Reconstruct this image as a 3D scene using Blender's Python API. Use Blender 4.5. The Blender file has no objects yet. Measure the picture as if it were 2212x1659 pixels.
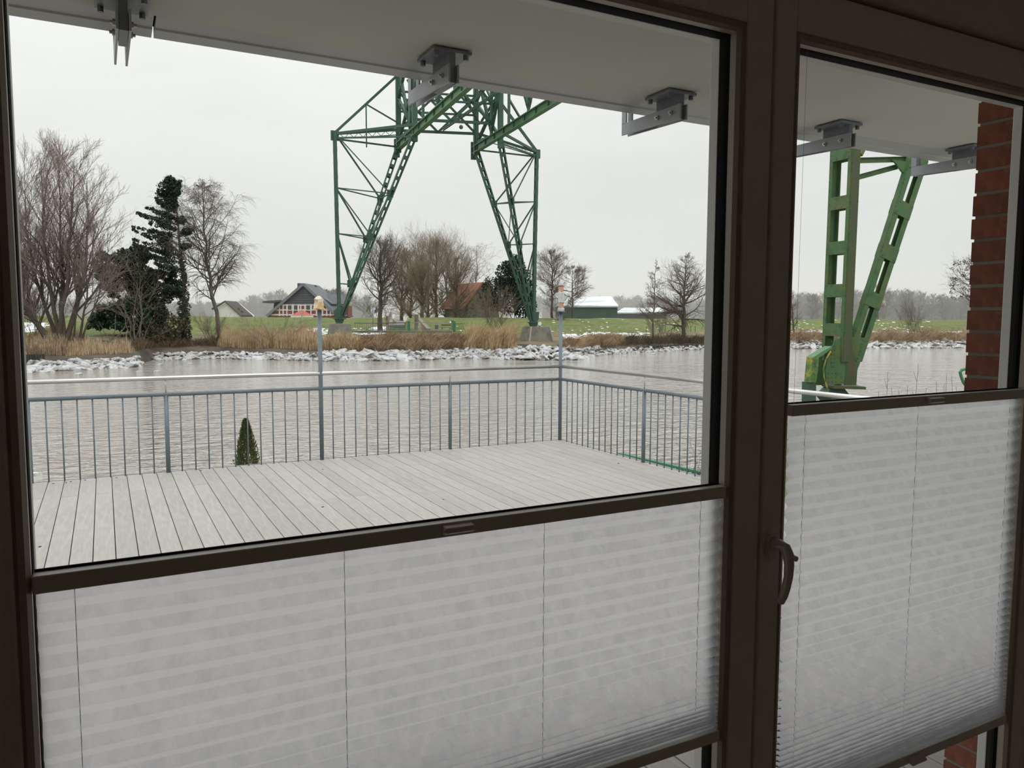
import bpy, bmesh, math, random
import numpy as np
from mathutils import Vector, Matrix
from math import sin, cos, tan, radians, pi, atan, hypot

# ---------------------------------------------------------------- camera
F_PX = 1660.0
TH = radians(27.95); PITCH = atan(140.5 / F_PX); ROLL = radians(0.2)
CAM = np.array([0.0, 0.0, 1.65])
FW = np.array([sin(TH)*cos(PITCH), cos(TH)*cos(PITCH), -sin(PITCH)])
_r = np.array([cos(TH), -sin(TH), 0.0]); _u = np.cross(_r, FW)
RT = _r*cos(ROLL) + _u*sin(ROLL); UP = _u*cos(ROLL) - _r*sin(ROLL)
HEAD = np.array([sin(TH), cos(TH), 0.0])       # horizontal heading of the view
SIDE = np.array([cos(TH), -sin(TH), 0.0])
col = bpy.context.scene.collection
cam_d = bpy.data.cameras.new('camera'); cam = bpy.data.objects.new('camera', cam_d); col.objects.link(cam)
cam.matrix_world = Matrix(((RT[0], UP[0], -FW[0], CAM[0]), (RT[1], UP[1], -FW[1], CAM[1]), (RT[2], UP[2], -FW[2], CAM[2]), (0, 0, 0, 1)))
cam_d.sensor_width = 36; cam_d.lens = 36*F_PX/2212; cam_d.clip_start = 0.02; cam_d.clip_end = 5000
sc = bpy.context.scene; sc.camera = cam
sc.view_settings.view_transform = 'Standard'; sc.view_settings.look = 'None'
sc.view_settings.gamma = 1; sc.view_settings.use_curve_mapping = False
sc.view_settings.exposure = 0.0
try:
    sc.cycles.max_bounces = 14; sc.cycles.transparent_max_bounces = 24; sc.cycles.diffuse_bounces = 10
    sc.cycles.caustics_reflective = False; sc.cycles.caustics_refractive = False
    sc.cycles.sample_clamp_indirect = 6; sc.cycles.volume_bounces = 3
except Exception: pass

# ---------------------------------------------------------------- sky (even overcast, a little brighter overhead)
w = bpy.data.worlds.new('sky'); sc.world = w; w.use_nodes = True
nt = w.node_tree; nt.nodes.clear(); N = nt.nodes.new; Lk = nt.links.new
out = N('ShaderNodeOutputWorld'); bg = N('ShaderNodeBackground'); tc = N('ShaderNodeTexCoord')
sep = N('ShaderNodeSeparateXYZ'); Lk(tc.outputs['Generated'], sep.inputs[0])
cr = N('ShaderNodeValToRGB'); e = cr.color_ramp.elements
e[0].position = 0.0; e[0].color = (.315, .32, .312, 1); e[1].position = 1.0; e[1].color = (.985, .99, 1.0, 1)
n1 = cr.color_ramp.elements.new(.12); n1.color = (.35, .355, .349, 1)
n1 = cr.color_ramp.elements.new(.36); n1.color = (.44, .4425, .438, 1)
n1 = cr.color_ramp.elements.new(.6); n1.color = (.66, .665, .67, 1)
Lk(sep.outputs[2], cr.inputs[0])
mp = N('ShaderNodeMapping'); mp.inputs['Scale'].default_value = (1.4, 1.4, 5.5); Lk(tc.outputs['Generated'], mp.inputs[0])
no = N('ShaderNodeTexNoise'); no.inputs['Scale'].default_value = 1.6; no.inputs['Detail'].default_value = 5; no.inputs['Roughness'].default_value = .5
Lk(mp.outputs[0], no.inputs['Vector'])
mr = N('ShaderNodeMapRange'); mr.inputs[1].default_value = .3; mr.inputs[2].default_value = .7; mr.inputs[3].default_value = .93; mr.inputs[4].default_value = 1.07
Lk(no.outputs[0], mr.inputs[0])
mx = N('ShaderNodeMix'); mx.data_type = 'RGBA'; mx.blend_type = 'MULTIPLY'; mx.inputs[0].default_value = 1
Lk(cr.outputs[0], mx.inputs[6]); Lk(mr.outputs[0], mx.inputs[7]); Lk(mx.outputs[2], bg.inputs[0])
bg.inputs[1].default_value = 2.45
Lk(bg.outputs[0], out.inputs[0])

# ---------------------------------------------------------------- helpers
def at(x, y, D):
    """point seen at pixel (x, y) at horizontal depth D metres ahead of the viewer"""
    d = FW + RT*((x-1106)/F_PX) - UP*((y-829.5)/F_PX)
    return CAM + d*(D/(d[0]*HEAD[0]+d[1]*HEAD[1]))
def on(x, y, ax, v):
    d = FW + RT*((x-1106)/F_PX) - UP*((y-829.5)/F_PX)
    return CAM + d*((v-CAM[ax])/d[ax])
def V(*a): return np.array(a, float)
def tag(o, label=None, cat=None, group=None, kind=None):
    for k, v in (('label', label), ('category', cat), ('group', group), ('kind', kind)):
        if v: o[k] = v
    return o
def empty(name, loc=(0, 0, 0), parent=None, rz=0):
    o = bpy.data.objects.new(name, None); col.objects.link(o); o.location = tuple(loc); o.rotation_euler = (0, 0, rz)
    o.empty_display_size = .1
    if parent: o.parent = parent
    return o
def link(name, me, parent=None, loc=None):
    o = bpy.data.objects.new(name, me); col.objects.link(o)
    if parent is not None:
        o.parent = parent
        if loc is None: o.location = tuple(-parent.location) if parent.type == 'EMPTY' else (0, 0, 0)
    if loc is not None: o.location = tuple(loc)
    return o
def npmesh(name, verts, faces, mat=None, smooth=False):
    """verts (n,3), faces (m,k) arrays"""
    verts = np.asarray(verts, np.float32); faces = np.asarray(faces, np.int32)
    me = bpy.data.meshes.new(name); me.vertices.add(len(verts)); me.vertices.foreach_set('co', verts.ravel())
    k = faces.shape[1]; me.loops.add(faces.size); me.loops.foreach_set('vertex_index', faces.ravel())
    me.polygons.add(len(faces)); me.polygons.foreach_set('loop_start', np.arange(0, faces.size, k, dtype=np.int32))
    if smooth: me.polygons.foreach_set('use_smooth', np.ones(len(faces), bool))
    me.update(calc_edges=True)
    if mat: me.materials.append(mat)
    return me
class MB:
    def __init__(s): s.v = []; s.f = []
    def add(s, vs, fs):
        b = len(s.v); s.v += [tuple(map(float, p)) for p in vs]; s.f += [tuple(b+i for i in q) for q in fs]; return s
    def box(s, x0, x1, y0, y1, z0, z1):
        return s.add([(x0,y0,z0),(x1,y0,z0),(x1,y1,z0),(x0,y1,z0),(x0,y0,z1),(x1,y0,z1),(x1,y1,z1),(x0,y1,z1)],
                     [(0,3,2,1),(4,5,6,7),(0,1,5,4),(1,2,6,5),(2,3,7,6),(3,0,4,7)])
    def beam(s, p0, p1, wu, wv, u=(0, 0, 1), w1=None):
        p0 = np.array(p0, float); p1 = np.array(p1, float); a = p1-p0; a /= np.linalg.norm(a)
        u = np.array(u, float); u = u - a*(u@a)
        if np.linalg.norm(u) < 1e-4: u = np.array((1., 0, 0)); u = u - a*(u@a)
        u /= np.linalg.norm(u); v = np.cross(a, u)
        wu1, wv1 = w1 if w1 else (wu, wv)
        P = [p0+u*i*wu/2+v*j*wv/2 for i, j in ((-1,-1),(1,-1),(1,1),(-1,1))] + [p1+u*i*wu1/2+v*j*wv1/2 for i, j in ((-1,-1),(1,-1),(1,1),(-1,1))]
        return s.add(P, [(0,3,2,1),(4,5,6,7),(0,1,5,4),(1,2,6,5),(2,3,7,6),(3,0,4,7)])
    def tube(s, p0, p1, r0, r1=None, n=10):
        r1 = r0 if r1 is None else r1
        p0 = np.array(p0, float); p1 = np.array(p1, float); a = p1-p0; a /= np.linalg.norm(a)
        u = np.cross(a, (0, 0, 1.)) if abs(a[2]) < .95 else np.cross(a, (1., 0, 0)); u /= np.linalg.norm(u); v = np.cross(a, u)
        P = [p0+(u*cos(2*pi*i/n)+v*sin(2*pi*i/n))*r0 for i in range(n)] + [p1+(u*cos(2*pi*i/n)+v*sin(2*pi*i/n))*r1 for i in range(n)]
        return s.add(P, [(i, (i+1) % n, n+(i+1) % n, n+i) for i in range(n)] + [tuple(range(n))[::-1], tuple(range(n, 2*n))])
    def path(s, pts, rads, n=10):
        pts = [np.array(p, float) for p in pts]; b = len(s.v); K = len(pts); ref = np.array((.3, .9, .2))
        for k in range(K):
            a = pts[min(k+1, K-1)]-pts[max(k-1, 0)]; a /= np.linalg.norm(a)
            u = np.cross(a, ref); u /= np.linalg.norm(u); v = np.cross(a, u); r = rads[k] if hasattr(rads, '__len__') else rads
            ru, rv = r if hasattr(r, '__len__') else (r, r)
            s.v += [tuple(pts[k]+u*cos(2*pi*i/n)*ru+v*sin(2*pi*i/n)*rv) for i in range(n)]
        for k in range(K-1):
            s.f += [(b+k*n+i, b+k*n+(i+1) % n, b+(k+1)*n+(i+1) % n, b+(k+1)*n+i) for i in range(n)]
        s.f += [tuple(b+i for i in range(n))[::-1], tuple(b+(K-1)*n+i for i in range(n))]
        return s
    def prism(s, poly, d):
        """polygon (3-D points) extruded by vector d"""
        n = len(poly); d = np.array(d, float); P = [np.array(p, float) for p in poly]
        return s.add(P+[p+d for p in P], [tuple(range(n))[::-1], tuple(range(n, 2*n))]+[(i, (i+1) % n, n+(i+1) % n, n+i) for i in range(n)])
    def mesh(s, name, mat, smooth=False, fix=True):
        me = bpy.data.meshes.new(name); me.from_pydata(s.v, [], s.f)
        if fix:
            bm = bmesh.new(); bm.from_mesh(me); bmesh.ops.recalc_face_normals(bm, faces=bm.faces); bm.to_mesh(me); bm.free()
        if smooth:
            me.polygons.foreach_set('use_smooth', np.ones(len(me.polygons), bool))
        if mat: me.materials.append(mat)
        me.update(); return me
    def build(s, name, mat, parent=None, bevel=0, smooth=False, seg=2):
        o = link(name, s.mesh(name, mat, smooth), parent)
        if bevel:
            b = o.modifiers.new('bevel', 'BEVEL'); b.width = bevel; b.segments = seg; b.limit_method = 'ANGLE'
        if smooth:
            pass
        return o

# ---------------------------------------------------------------- materials
def mat(name, c, rough=.6, metal=0, noise=None, bump=None, spec=.5, rnd=0, coords='Object', extra=None):
    """noise = (colour2, scale, lo, hi[, stretch xyz]); bump = (scale, strength, distance)"""
    m = bpy.data.materials.new(name); m.use_nodes = True; t = m.node_tree; p = t.nodes['Principled BSDF']
    p.inputs['Base Color'].default_value = (*c, 1); p.inputs['Roughness'].default_value = rough; p.inputs['Metallic'].default_value = metal
    p.inputs['Specular IOR Level'].default_value = spec
    tcn = t.nodes.new('ShaderNodeTexCoord'); cur = None
    def col_in(sock):
        nonlocal cur
        cur = sock; t.links.new(sock, p.inputs['Base Color'])
    def nz(scale, stretch=None, detail=4):
        n = t.nodes.new('ShaderNodeTexNoise'); n.inputs['Scale'].default_value = scale; n.inputs['Detail'].default_value = detail
        if stretch:
            q = t.nodes.new('ShaderNodeMapping'); q.inputs['Scale'].default_value = stretch
            t.links.new(tcn.outputs[coords], q.inputs[0]); t.links.new(q.outputs[0], n.inputs['Vector'])
        else: t.links.new(tcn.outputs[coords], n.inputs['Vector'])
        return n
    for ns in (noise if isinstance(noise, list) else [noise] if noise else []):
        n = nz(ns[1], ns[4] if len(ns) > 4 else None)
        r = t.nodes.new('ShaderNodeMapRange'); r.inputs[1].default_value = ns[2]; r.inputs[2].default_value = ns[3]; t.links.new(n.outputs[0], r.inputs[0])
        x = t.nodes.new('ShaderNodeMix'); x.data_type = 'RGBA'; t.links.new(r.outputs[0], x.inputs[0])
        if cur: t.links.new(cur, x.inputs[6])
        else: x.inputs[6].default_value = (*c, 1)
        x.inputs[7].default_value = (*ns[0], 1); col_in(x.outputs[2])
    if rnd:
        oi = t.nodes.new('ShaderNodeObjectInfo'); r = t.nodes.new('ShaderNodeMapRange'); r.inputs[3].default_value = 1-rnd; r.inputs[4].default_value = 1+rnd
        t.links.new(oi.outputs['Random'], r.inputs[0]); x = t.nodes.new('ShaderNodeMix'); x.data_type = 'RGBA'; x.blend_type = 'MULTIPLY'; x.inputs[0].default_value = 1
        if cur: t.links.new(cur, x.inputs[6])
        else: x.inputs[6].default_value = (*c, 1)
        t.links.new(r.outputs[0], x.inputs[7]); col_in(x.outputs[2])
    if bump:
        n = nz(bump[0], bump[3] if len(bump) > 3 else None); b = t.nodes.new('ShaderNodeBump'); b.inputs['Strength'].default_value = bump[1]; b.inputs['Distance'].default_value = bump[2]
        t.links.new(n.outputs[0], b.inputs['Height']); t.links.new(b.outputs[0], p.inputs['Normal'])
    return m
M = {}
M['frame'] = mat('white_plastic', (.87, .84, .78), .35, bump=(300, .05, .0005))
M['bead'] = mat('beige_bead', (.46, .38, .32), .4)
M['outer'] = mat('outer_white', (.85, .86, .86), .4)
M['black'] = mat('black_rubber', (.004, .0045, .006), .8, spec=.08)
M['handle'] = mat('handle_lacquer', (.80, .74, .68), .3)
M['plaster'] = mat('plaster', (.80, .765, .69), .9, bump=(60, .2, .002))
M['floorwood'] = mat('floor_wood', (.40, .31, .21), .5, noise=((.30, .22, .145), 3, .3, .7, (1, 12, 1)))
M['soffit'] = mat('soffit_render', (.53, .53, .48), .9, noise=((.49, .49, .45), 1.5, .35, .65), bump=(120, .25, .002))
M['fascia'] = mat('fascia_metal', (.46, .47, .47), .5, noise=((.40, .41, .415), 2, .35, .7))
M['galv'] = mat('galvanised_steel', (.19, .205, .23), .45, .4, noise=((.14, .155, .18), 9, .4, .7))
M['galv_light'] = mat('painted_steel', (.33, .345, .375), .4, .2, noise=((.28, .295, .32), 6, .35, .7))
M['bolt'] = mat('zinc_bolt', (.55, .53, .48), .3, .8)
M['rail'] = mat('rail_grey', (.155, .19, .215), .45, .15, noise=((.12, .155, .175), 5, .4, .7))
M['handrail'] = mat('brushed_steel', (.66, .65, .62), .26, .85, noise=((.5, .49, .47), 2, .4, .7))
M['brick'] = mat('red_brick', (.20, .055, .032), .85, noise=[((.13, .036, .022), 14, .4, .65), ((.24, .08, .05), 40, .5, .7)], bump=(90, .4, .003), rnd=.18)
M['mortar'] = mat('mortar', (.20, .185, .165), .95, bump=(120, .5, .003))
M['concrete'] = mat('concrete', (.25, .24, .205), .9, noise=[((.12, .12, .105), 1.2, .4, .7), ((.30, .31, .22), .6, .5, .75)], bump=(20, .3, .01))
M['glassdark'] = mat('window_glass_dark', (.05, .065, .075), .1)
M['whitewood'] = mat('white_timber', (.82, .82, .79), .6)
M['redinfill'] = mat('red_infill', (.26, .06, .055), .8)
M['snow'] = mat('snow', (.84, .86, .88), .7)
M['ice'] = mat('ice', (.58, .59, .59), .5, noise=[((.36, .35, .33), 1.6, .42, .62), ((.14, .12, .10), 1.1, .54, .68)], coords='Object', bump=(6, .4, .05))
# ================================================================ ROOM AND WINDOW
def struct(o): o['kind'] = 'structure'; return o
wallT = .16
def room():
    X0, X1, Y0, Y1, Z1 = -3.0, 2.55, -4.6, 1.19, 2.62
    struct(MB().box(X0-.2, X1+.2, Y0-.2, Y1+.16, -.12, -.0).build('floor', M['floorwood']))
    struct(MB().box(X0-.2, X1+.2, Y0-.2, Y1-.02, Z1, Z1+.2).build('ceiling', M['plaster']))
    struct(MB().box(X0-.2, X0, Y0, Y1-.02, 0, Z1).build('wall_left', M['plaster']))
    struct(MB().box(X1, X1+.12, Y0, Y1-.02, 0, Z1).build('wall_right', M['plaster']))
    struct(MB().box(X0, X1, Y0-.2, Y0, 0, Z1).build('wall_back', M['plaster']))
    m = MB()
    m.box(X0-.2, -.20, Y1-.02, Y1+.12, 0, 2.75)
    m.box(2.335, X1+.12, Y1-.02, Y1+.10, 0, 2.75)
    m.box(-.20, 2.335, Y1-.02, Y1+.12, 2.352, 2.75)
    m.box(-.20, 2.335, Y1-.02, Y1+.12, 0, .06)
    struct(m.build('wall_front', M['plaster']))
room()
YF = 1.19                                           # room-side face of the sashes
def ring(m, x0, x1, z0, z1, w, y0, y1):
    """rectangular ring: inner opening x0..x1, z0..z1, member width w (l, r, b, t)"""
    l, r, b, t = w
    m.box(x0-l, x0, y0, y1, z0-b, z1+t); m.box(x1, x1+r, y0, y1, z0-b, z1+t)
    m.box(x0, x1, y0, y1, z0-b, z0); m.box(x0, x1, y0, y1, z1, z1+t)
def window(name, x0, x1, z0, z1, w):
    r = struct(empty(name, ((x0+x1)/2, YF, z0)))
    m = MB(); ring(m, x0-.018, x1+.018, z0-.018, z1+.018, [q-.018 for q in w], YF, YF+.08); m.build('sash', M['frame'], r, bevel=.004, seg=3)
    # glazing bead: sloped ring round the opening
    m = MB()
    for (a0, a1, yy) in ((0, .018, 0),):
        P = [(x0-.018, z0-.018), (x1+.018, z0-.018), (x1+.018, z1+.018), (x0-.018, z1+.018)]
        Q = [(x0, z0), (x1, z0), (x1, z1), (x0, z1)]
        prof = [(0.0, YF+.003), (.25, YF-.0005), (.7, YF+.003), (1.0, YF+.012), (1.0, YF+.0295), (0, YF+.0295)]
        b = len(m.v)
        for (p, q) in zip(P, Q):
            for (s_, y) in prof: m.v.append((p[0]+(q[0]-p[0])*s_, y, p[1]+(q[1]-p[1])*s_))
        n = len(prof)
        for k in range(4):
            for i in range(n):
                m.f.append((b+k*n+i, b+k*n+(i+1) % n, b+((k+1) % 4)*n+(i+1) % n, b+((k+1) % 4)*n+i))
    m.build('glazing_bead', M['bead'], r, smooth=False)
    m = MB(); ring(m, x0+.001, x1-.001, z0+.001, z1-.001, (.012,)*4, YF+.0295, YF+.058); m.build('glazing_spacer', M['black'], r)
    m = MB(); ring(m, x0+.0015, x1-.0015, z0+.0015, z1-.0015, (.05,)*4, YF+.058, YF+.084); m.build('outer_sash', M['outer'], r, bevel=.002)
    return r
W1 = dict(x0=-.099, x1=1.146, z0=.22, z1=2.227); W2 = dict(x0=1.322, x1=2.238, z0=.16, z1=2.233)
win1 = window('window_1', **W1, w=(.09, .091, .1, .11)); win2 = window('window_2', **W2, w=(.077, .09, .1, .11))
# fixed outer frame behind both sashes
m = MB(); m.box(-.20, 2.335, YF+.02, YF+.13, 2.332, 2.42); m.box(-.20, 2.335, YF+.02, YF+.13, .06, .1)
m.box(-.24, -.186, YF+.02, YF+.13, .06, 2.42); m.box(2.326, 2.37, YF+.02, YF+.13, .06, 2.42); m.box(1.228, 1.252, YF+.05, YF+.12, .1, 2.34)
tr = struct(m.build('trim_1', M['frame'], None))
MB().box(-.19, 2.33, YF+.02, YF+.021, 2.336, 2.3515).build('gap_shade_strip', M['black'], tr)  # black strip stands in for the shade in the gap above the sashes
MB().box(1.2365, 1.2455, YF+.03, YF+.032, .1, 2.34).build('gap_shade_strip', M['black'], tr)  # same black stand-in for shade, in the gap between the two sashes
# glass panes: thin, mostly transparent, mirror-like at a slant
g = bpy.data.materials.new('clear_glass'); g.use_nodes = True; t = g.node_tree; t.nodes.clear()
o_ = t.nodes.new('ShaderNodeOutputMaterial'); tp = t.nodes.new('ShaderNodeBsdfTransparent'); tp.inputs[0].default_value = (.97, .975, .97, 1)
gl = t.nodes.new('ShaderNodeBsdfGlossy'); gl.inputs['Roughness'].default_value = .01; lw = t.nodes.new('ShaderNodeLayerWeight'); lw.inputs[0].default_value = .5
pw = t.nodes.new('ShaderNodeMath'); pw.operation = 'POWER'; pw.inputs[1].default_value = 5; t.links.new(lw.outputs['Facing'], pw.inputs[0])
fr = t.nodes.new('ShaderNodeMath'); fr.operation = 'MULTIPLY_ADD'; fr.inputs[1].default_value = .8; fr.inputs[2].default_value = .035; t.links.new(pw.outputs[0], fr.inputs[0])
mxs = t.nodes.new('ShaderNodeMixShader'); t.links.new(fr.outputs[0], mxs.inputs[0]); t.links.new(tp.outputs[0], mxs.inputs[1]); t.links.new(gl.outputs[0], mxs.inputs[2]); t.links.new(mxs.outputs[0], o_.inputs[0])
M['glass'] = g
for r, W in ((win1, W1), (win2, W2)):
    MB().box(W['x0']+.0005, W['x1']-.0005, YF+.034, YF+.038, W['z0']+.0005, W['z1']-.0005).build('glass_pane', g, r)
# window handle on the right sash
hp = MB()
for i in range(16):
    pass
def rosette(cx, cz, a, b, y0, y1, n=20):
    m = MB(); P = []
    for i in range(n):
        an = 2*pi*i/n; s_ = sin(an); c_ = cos(an)
        P.append((cx+a*math.copysign(abs(c_)**.7, c_), y0, cz+b*math.copysign(abs(s_)**.7, s_)))
    return m.prism(P, (0, y1-y0, 0))
hd = rosette(1.270, 1.160, .0145, .034, YF-.011, YF-.0002).build('handle', M['handle'], win2, bevel=.003, seg=3)
pts = [(1.270, YF-.011, 1.166), (1.270, YF-.03, 1.166), (1.270, YF-.045, 1.163), (1.270, YF-.054, 1.150), (1.270, YF-.057, 1.130), (1.270, YF-.056, 1.105), (1.270, YF-.051, 1.08), (1.270, YF-.045, 1.06), (1.269, YF-.038, 1.044), (1.269, YF-.036, 1.041)]
MB().path(pts, [.0135, .0132, .0128, .012, .0105, .0098, .0095, .0092, .0085, .005], 16).build('lever', M['handle'], win2, smooth=True)
MB().tube((1.274, YF-.058, 1.148), (1.277, YF-.0715, 1.146), .0065, .0058, 14).build('push_button', M['handle'], win2, bevel=.001)

# ---------------------------------------------------------------- pleated blinds
fb = bpy.data.materials.new('pleat_fabric'); fb.use_nodes = True; t = fb.node_tree; t.nodes.clear()
o_ = t.nodes.new('ShaderNodeOutputMaterial'); df = t.nodes.new('ShaderNodeBsdfDiffuse'); tl = t.nodes.new('ShaderNodeBsdfTranslucent')
mxs = t.nodes.new('ShaderNodeMixShader'); mxs.inputs[0].default_value = .93
tcn = t.nodes.new('ShaderNodeTexCoord'); mp_ = t.nodes.new('ShaderNodeMapping'); mp_.inputs['Scale'].default_value = (1, .3, .8); mp_.inputs['Rotation'].default_value = (0, .35, 0)
nz1 = t.nodes.new('ShaderNodeTexNoise'); nz1.inputs['Scale'].default_value = 30; nz1.inputs['Detail'].default_value = 8; nz1.inputs['Roughness'].default_value = .68; nz1.inputs['Distortion'].default_value = .35
t.links.new(tcn.outputs['Object'], mp_.inputs[0]); t.links.new(mp_.outputs[0], nz1.inputs['Vector'])
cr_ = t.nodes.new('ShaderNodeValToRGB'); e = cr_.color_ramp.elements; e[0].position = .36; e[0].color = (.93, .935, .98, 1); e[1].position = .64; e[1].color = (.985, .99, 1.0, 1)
t.links.new(nz1.outputs[0], cr_.inputs[0]); t.links.new(cr_.outputs[0], df.inputs[0]); t.links.new(cr_.outputs[0], tl.inputs[0])
t.links.new(df.outputs[0], mxs.inputs[1]); t.links.new(tl.outputs[0], mxs.inputs[2])
rf_ = t.nodes.new('ShaderNodeBsdfRefraction'); rf_.inputs['Roughness'].default_value = .55; rf_.inputs['IOR'].default_value = 1.6; t.links.new(cr_.outputs[0], rf_.inputs['Color'])
mx2 = t.nodes.new('ShaderNodeMixShader'); mx2.inputs[0].default_value = .58; t.links.new(mxs.outputs[0], mx2.inputs[1]); t.links.new(rf_.outputs[0], mx2.inputs[2]); t.links.new(mx2.outputs[0], o_.inputs[0])
M['fabric'] = fb
fb2 = fb.copy(); fb2.name = 'pleat_fabric_shaded'  # darker fabric copy: shade of the wide pleat faces painted into the colour
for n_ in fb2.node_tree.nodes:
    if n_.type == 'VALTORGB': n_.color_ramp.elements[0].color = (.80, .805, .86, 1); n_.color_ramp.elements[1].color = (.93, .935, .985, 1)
M['cord'] = mat('cord', (.75, .74, .72), .7)
def blind(name, label, x0, x1, ztop, zbot, cords, gripx, W):
    r = tag(empty(name, ((x0+x1)/2, 1.21, zbot)), label, 'blind', None)
    yc = YF+.019; dep = .0105
    MB().box(x0, x1, YF+.004, YF+.028, ztop-.025, ztop).build('top_rail', M['frame'], r, bevel=.002)
    MB().box(x0+.002, x1-.002, YF+.028, YF+.0328, ztop-.014, ztop+.0025).build('rail_lip', M['black'], r)
    MB().box(x0, x1, YF+.004, YF+.028, zbot-.024, zbot).build('bottom_rail', M['frame'], r, bevel=.002)
    zs = [ztop-.025]; z = zs[0]; side = 1
    H = zs[0]-zbot
    while z > zbot+.004:
        u = (z-zbot)/H
        p = .0158 if u > .55 else .0158*(.25+.75*u/.55) if u > .0 else .004
        if z-zbot < .06: p = max(.0034, .0158*(.14+.5*(z-zbot)/.06*.4))
        z -= p; zs.append(max(z, zbot))
    nx = 60; V_ = []; rng = random.Random(5)
    xs = [x0+.003+(x1-x0-.006)*i/nx for i in range(nx+1)]
    for k, z in enumerate(zs):
        sgn = -1 if k % 2 else 1
        for i, x in enumerate(xs):
            wv = .0004*sin(x*21+k*.9)+.0003*sin(x*47+k*2.1)
            V_.append((x, yc+sgn*(.5*math.sqrt(max(.0195**2-(zs[k-1]-z if k else .0158)**2, 1e-6)) if 0 < k < len(zs)-1 else .002), z+wv))
    n = nx+1; Fc = [((k+1)*n+i, (k+1)*n+i+1, k*n+i+1, k*n+i) for k in range(len(zs)-1) for i in range(nx)]
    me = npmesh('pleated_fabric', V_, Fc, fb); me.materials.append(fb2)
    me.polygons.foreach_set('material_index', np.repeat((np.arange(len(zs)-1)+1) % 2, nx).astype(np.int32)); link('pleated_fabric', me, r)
    for c in cords:
        MB().tube((c, yc, zbot-.01), (c, yc, ztop), .0005, n=6).build('lift_cord', M['cord'], r)
    if x0 > 1:
        MB().tube((1.352, yc, ztop), (1.356, yc, W['z1']-.002), .0003, n=5).build('guide_string', M['cord'], r)
    gx = gripx; MB().prism([(gx-.028, YF-.011, ztop-.006), (gx-.028, YF+.004, ztop-.003), (gx-.028, YF+.004, ztop-.018), (gx-.028, YF-.006, ztop-.018), (gx-.028, YF-.011, ztop-.014)], (.056, 0, 0)).build('grip', M['handle'], r, bevel=.002)
    gb = zbot-.012; MB().prism([(gx-.028, YF-.011, gb-.006), (gx-.028, YF+.004, gb+.006), (gx-.028, YF+.004, gb-.01), (gx-.028, YF-.008, gb-.012)], (.056, 0, 0)).build('grip', M['handle'], r, bevel=.002)
    return r
blind('pleated_blind', 'wide white pleated blind over the lower half of the left window', W1['x0']+.001, W1['x1']-.001, 1.301, .765, (-.049, .333, .71, 1.088), .527, W1)
blind('pleated_blind', 'narrower white pleated blind in the right sash beside the handle', W2['x0']+.012, W2['x1']-.004, 1.463, .530, (1.390, 1.789, 2.185), 1.826, W2)

# ================================================================ OUTSIDE OF THE HOUSE
# brick return right of the window
bw = struct(empty('wall_brick', (2.56, 1.4, -.2)))
bx0, by1 = 2.455, 1.505
MB().box(bx0+.004, 3.6, 1.32, by1-.006, -.2, 2.76).build('mortar_core', M['mortar'], bw)
bm_ = MB().box(0, .104, 0, .205, 0, .062); brick_me = bm_.mesh('brick', M['brick'])
bm_ = MB().box(0, .215, 0, .1, 0, .062); brick_long = bm_.mesh('brick', M['brick'])
rng = random.Random(3)
for k in range(40):
    z = -.18+k*.072
    o = link('brick', brick_me, bw, (bx0-bw.location.x+rng.uniform(-.002, .003), by1-.205-1.4+rng.uniform(-.003, .002), z+.2)); o.rotation_euler = (0, 0, rng.uniform(-.006, .006))
    x = bx0+.114+(0 if k % 2 else .11)
    for j in range(4):
        link('brick', brick_long, bw, (x+j*.225-bw.location.x, by1-.1-1.4+rng.uniform(-.001, .001), z+.2))
MB().box(2.50, 2.9, 1.32, 1.34, -.2, 2.75).build('reveal_backing', M['mortar'], bw)
struct(MB().box(-3.2, -.36, 1.312, 1.50, -.2, 2.75).build('wall_outer', M['brick']))
struct(MB().box(2.372, 2.456, 1.29, 1.345, 0, 2.75).build('trim_2', M['outer']))
# balcony slab overhead
sl = struct(empty('balcony_slab', (1.5, 2.3, 2.75)))
MB().box(-7, 9, 1.33, 3.187, 2.75, 2.98).build('soffit', M['soffit'], sl)
MB().box(-7, 9, 3.187, 3.36, 2.768, 2.98).build('slab_core', M['black'], sl)
for (a, b) in ((-7, .205), (.213, 3.1), (3.104, 6.0), (6.004, 9)):
    m = MB(); m.prism([(a, 3.192, 2.752), (a, 3.30, 2.745), (a, 3.305, 2.738), (a, 3.385, 2.733), (a, 3.385, 3.0), (a, 3.365, 3.0), (a, 3.365, 2.765), (a, 3.192, 2.765)], (b-a, 0, 0))
    m.build('edge_profile', M['fascia'], sl)
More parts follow.
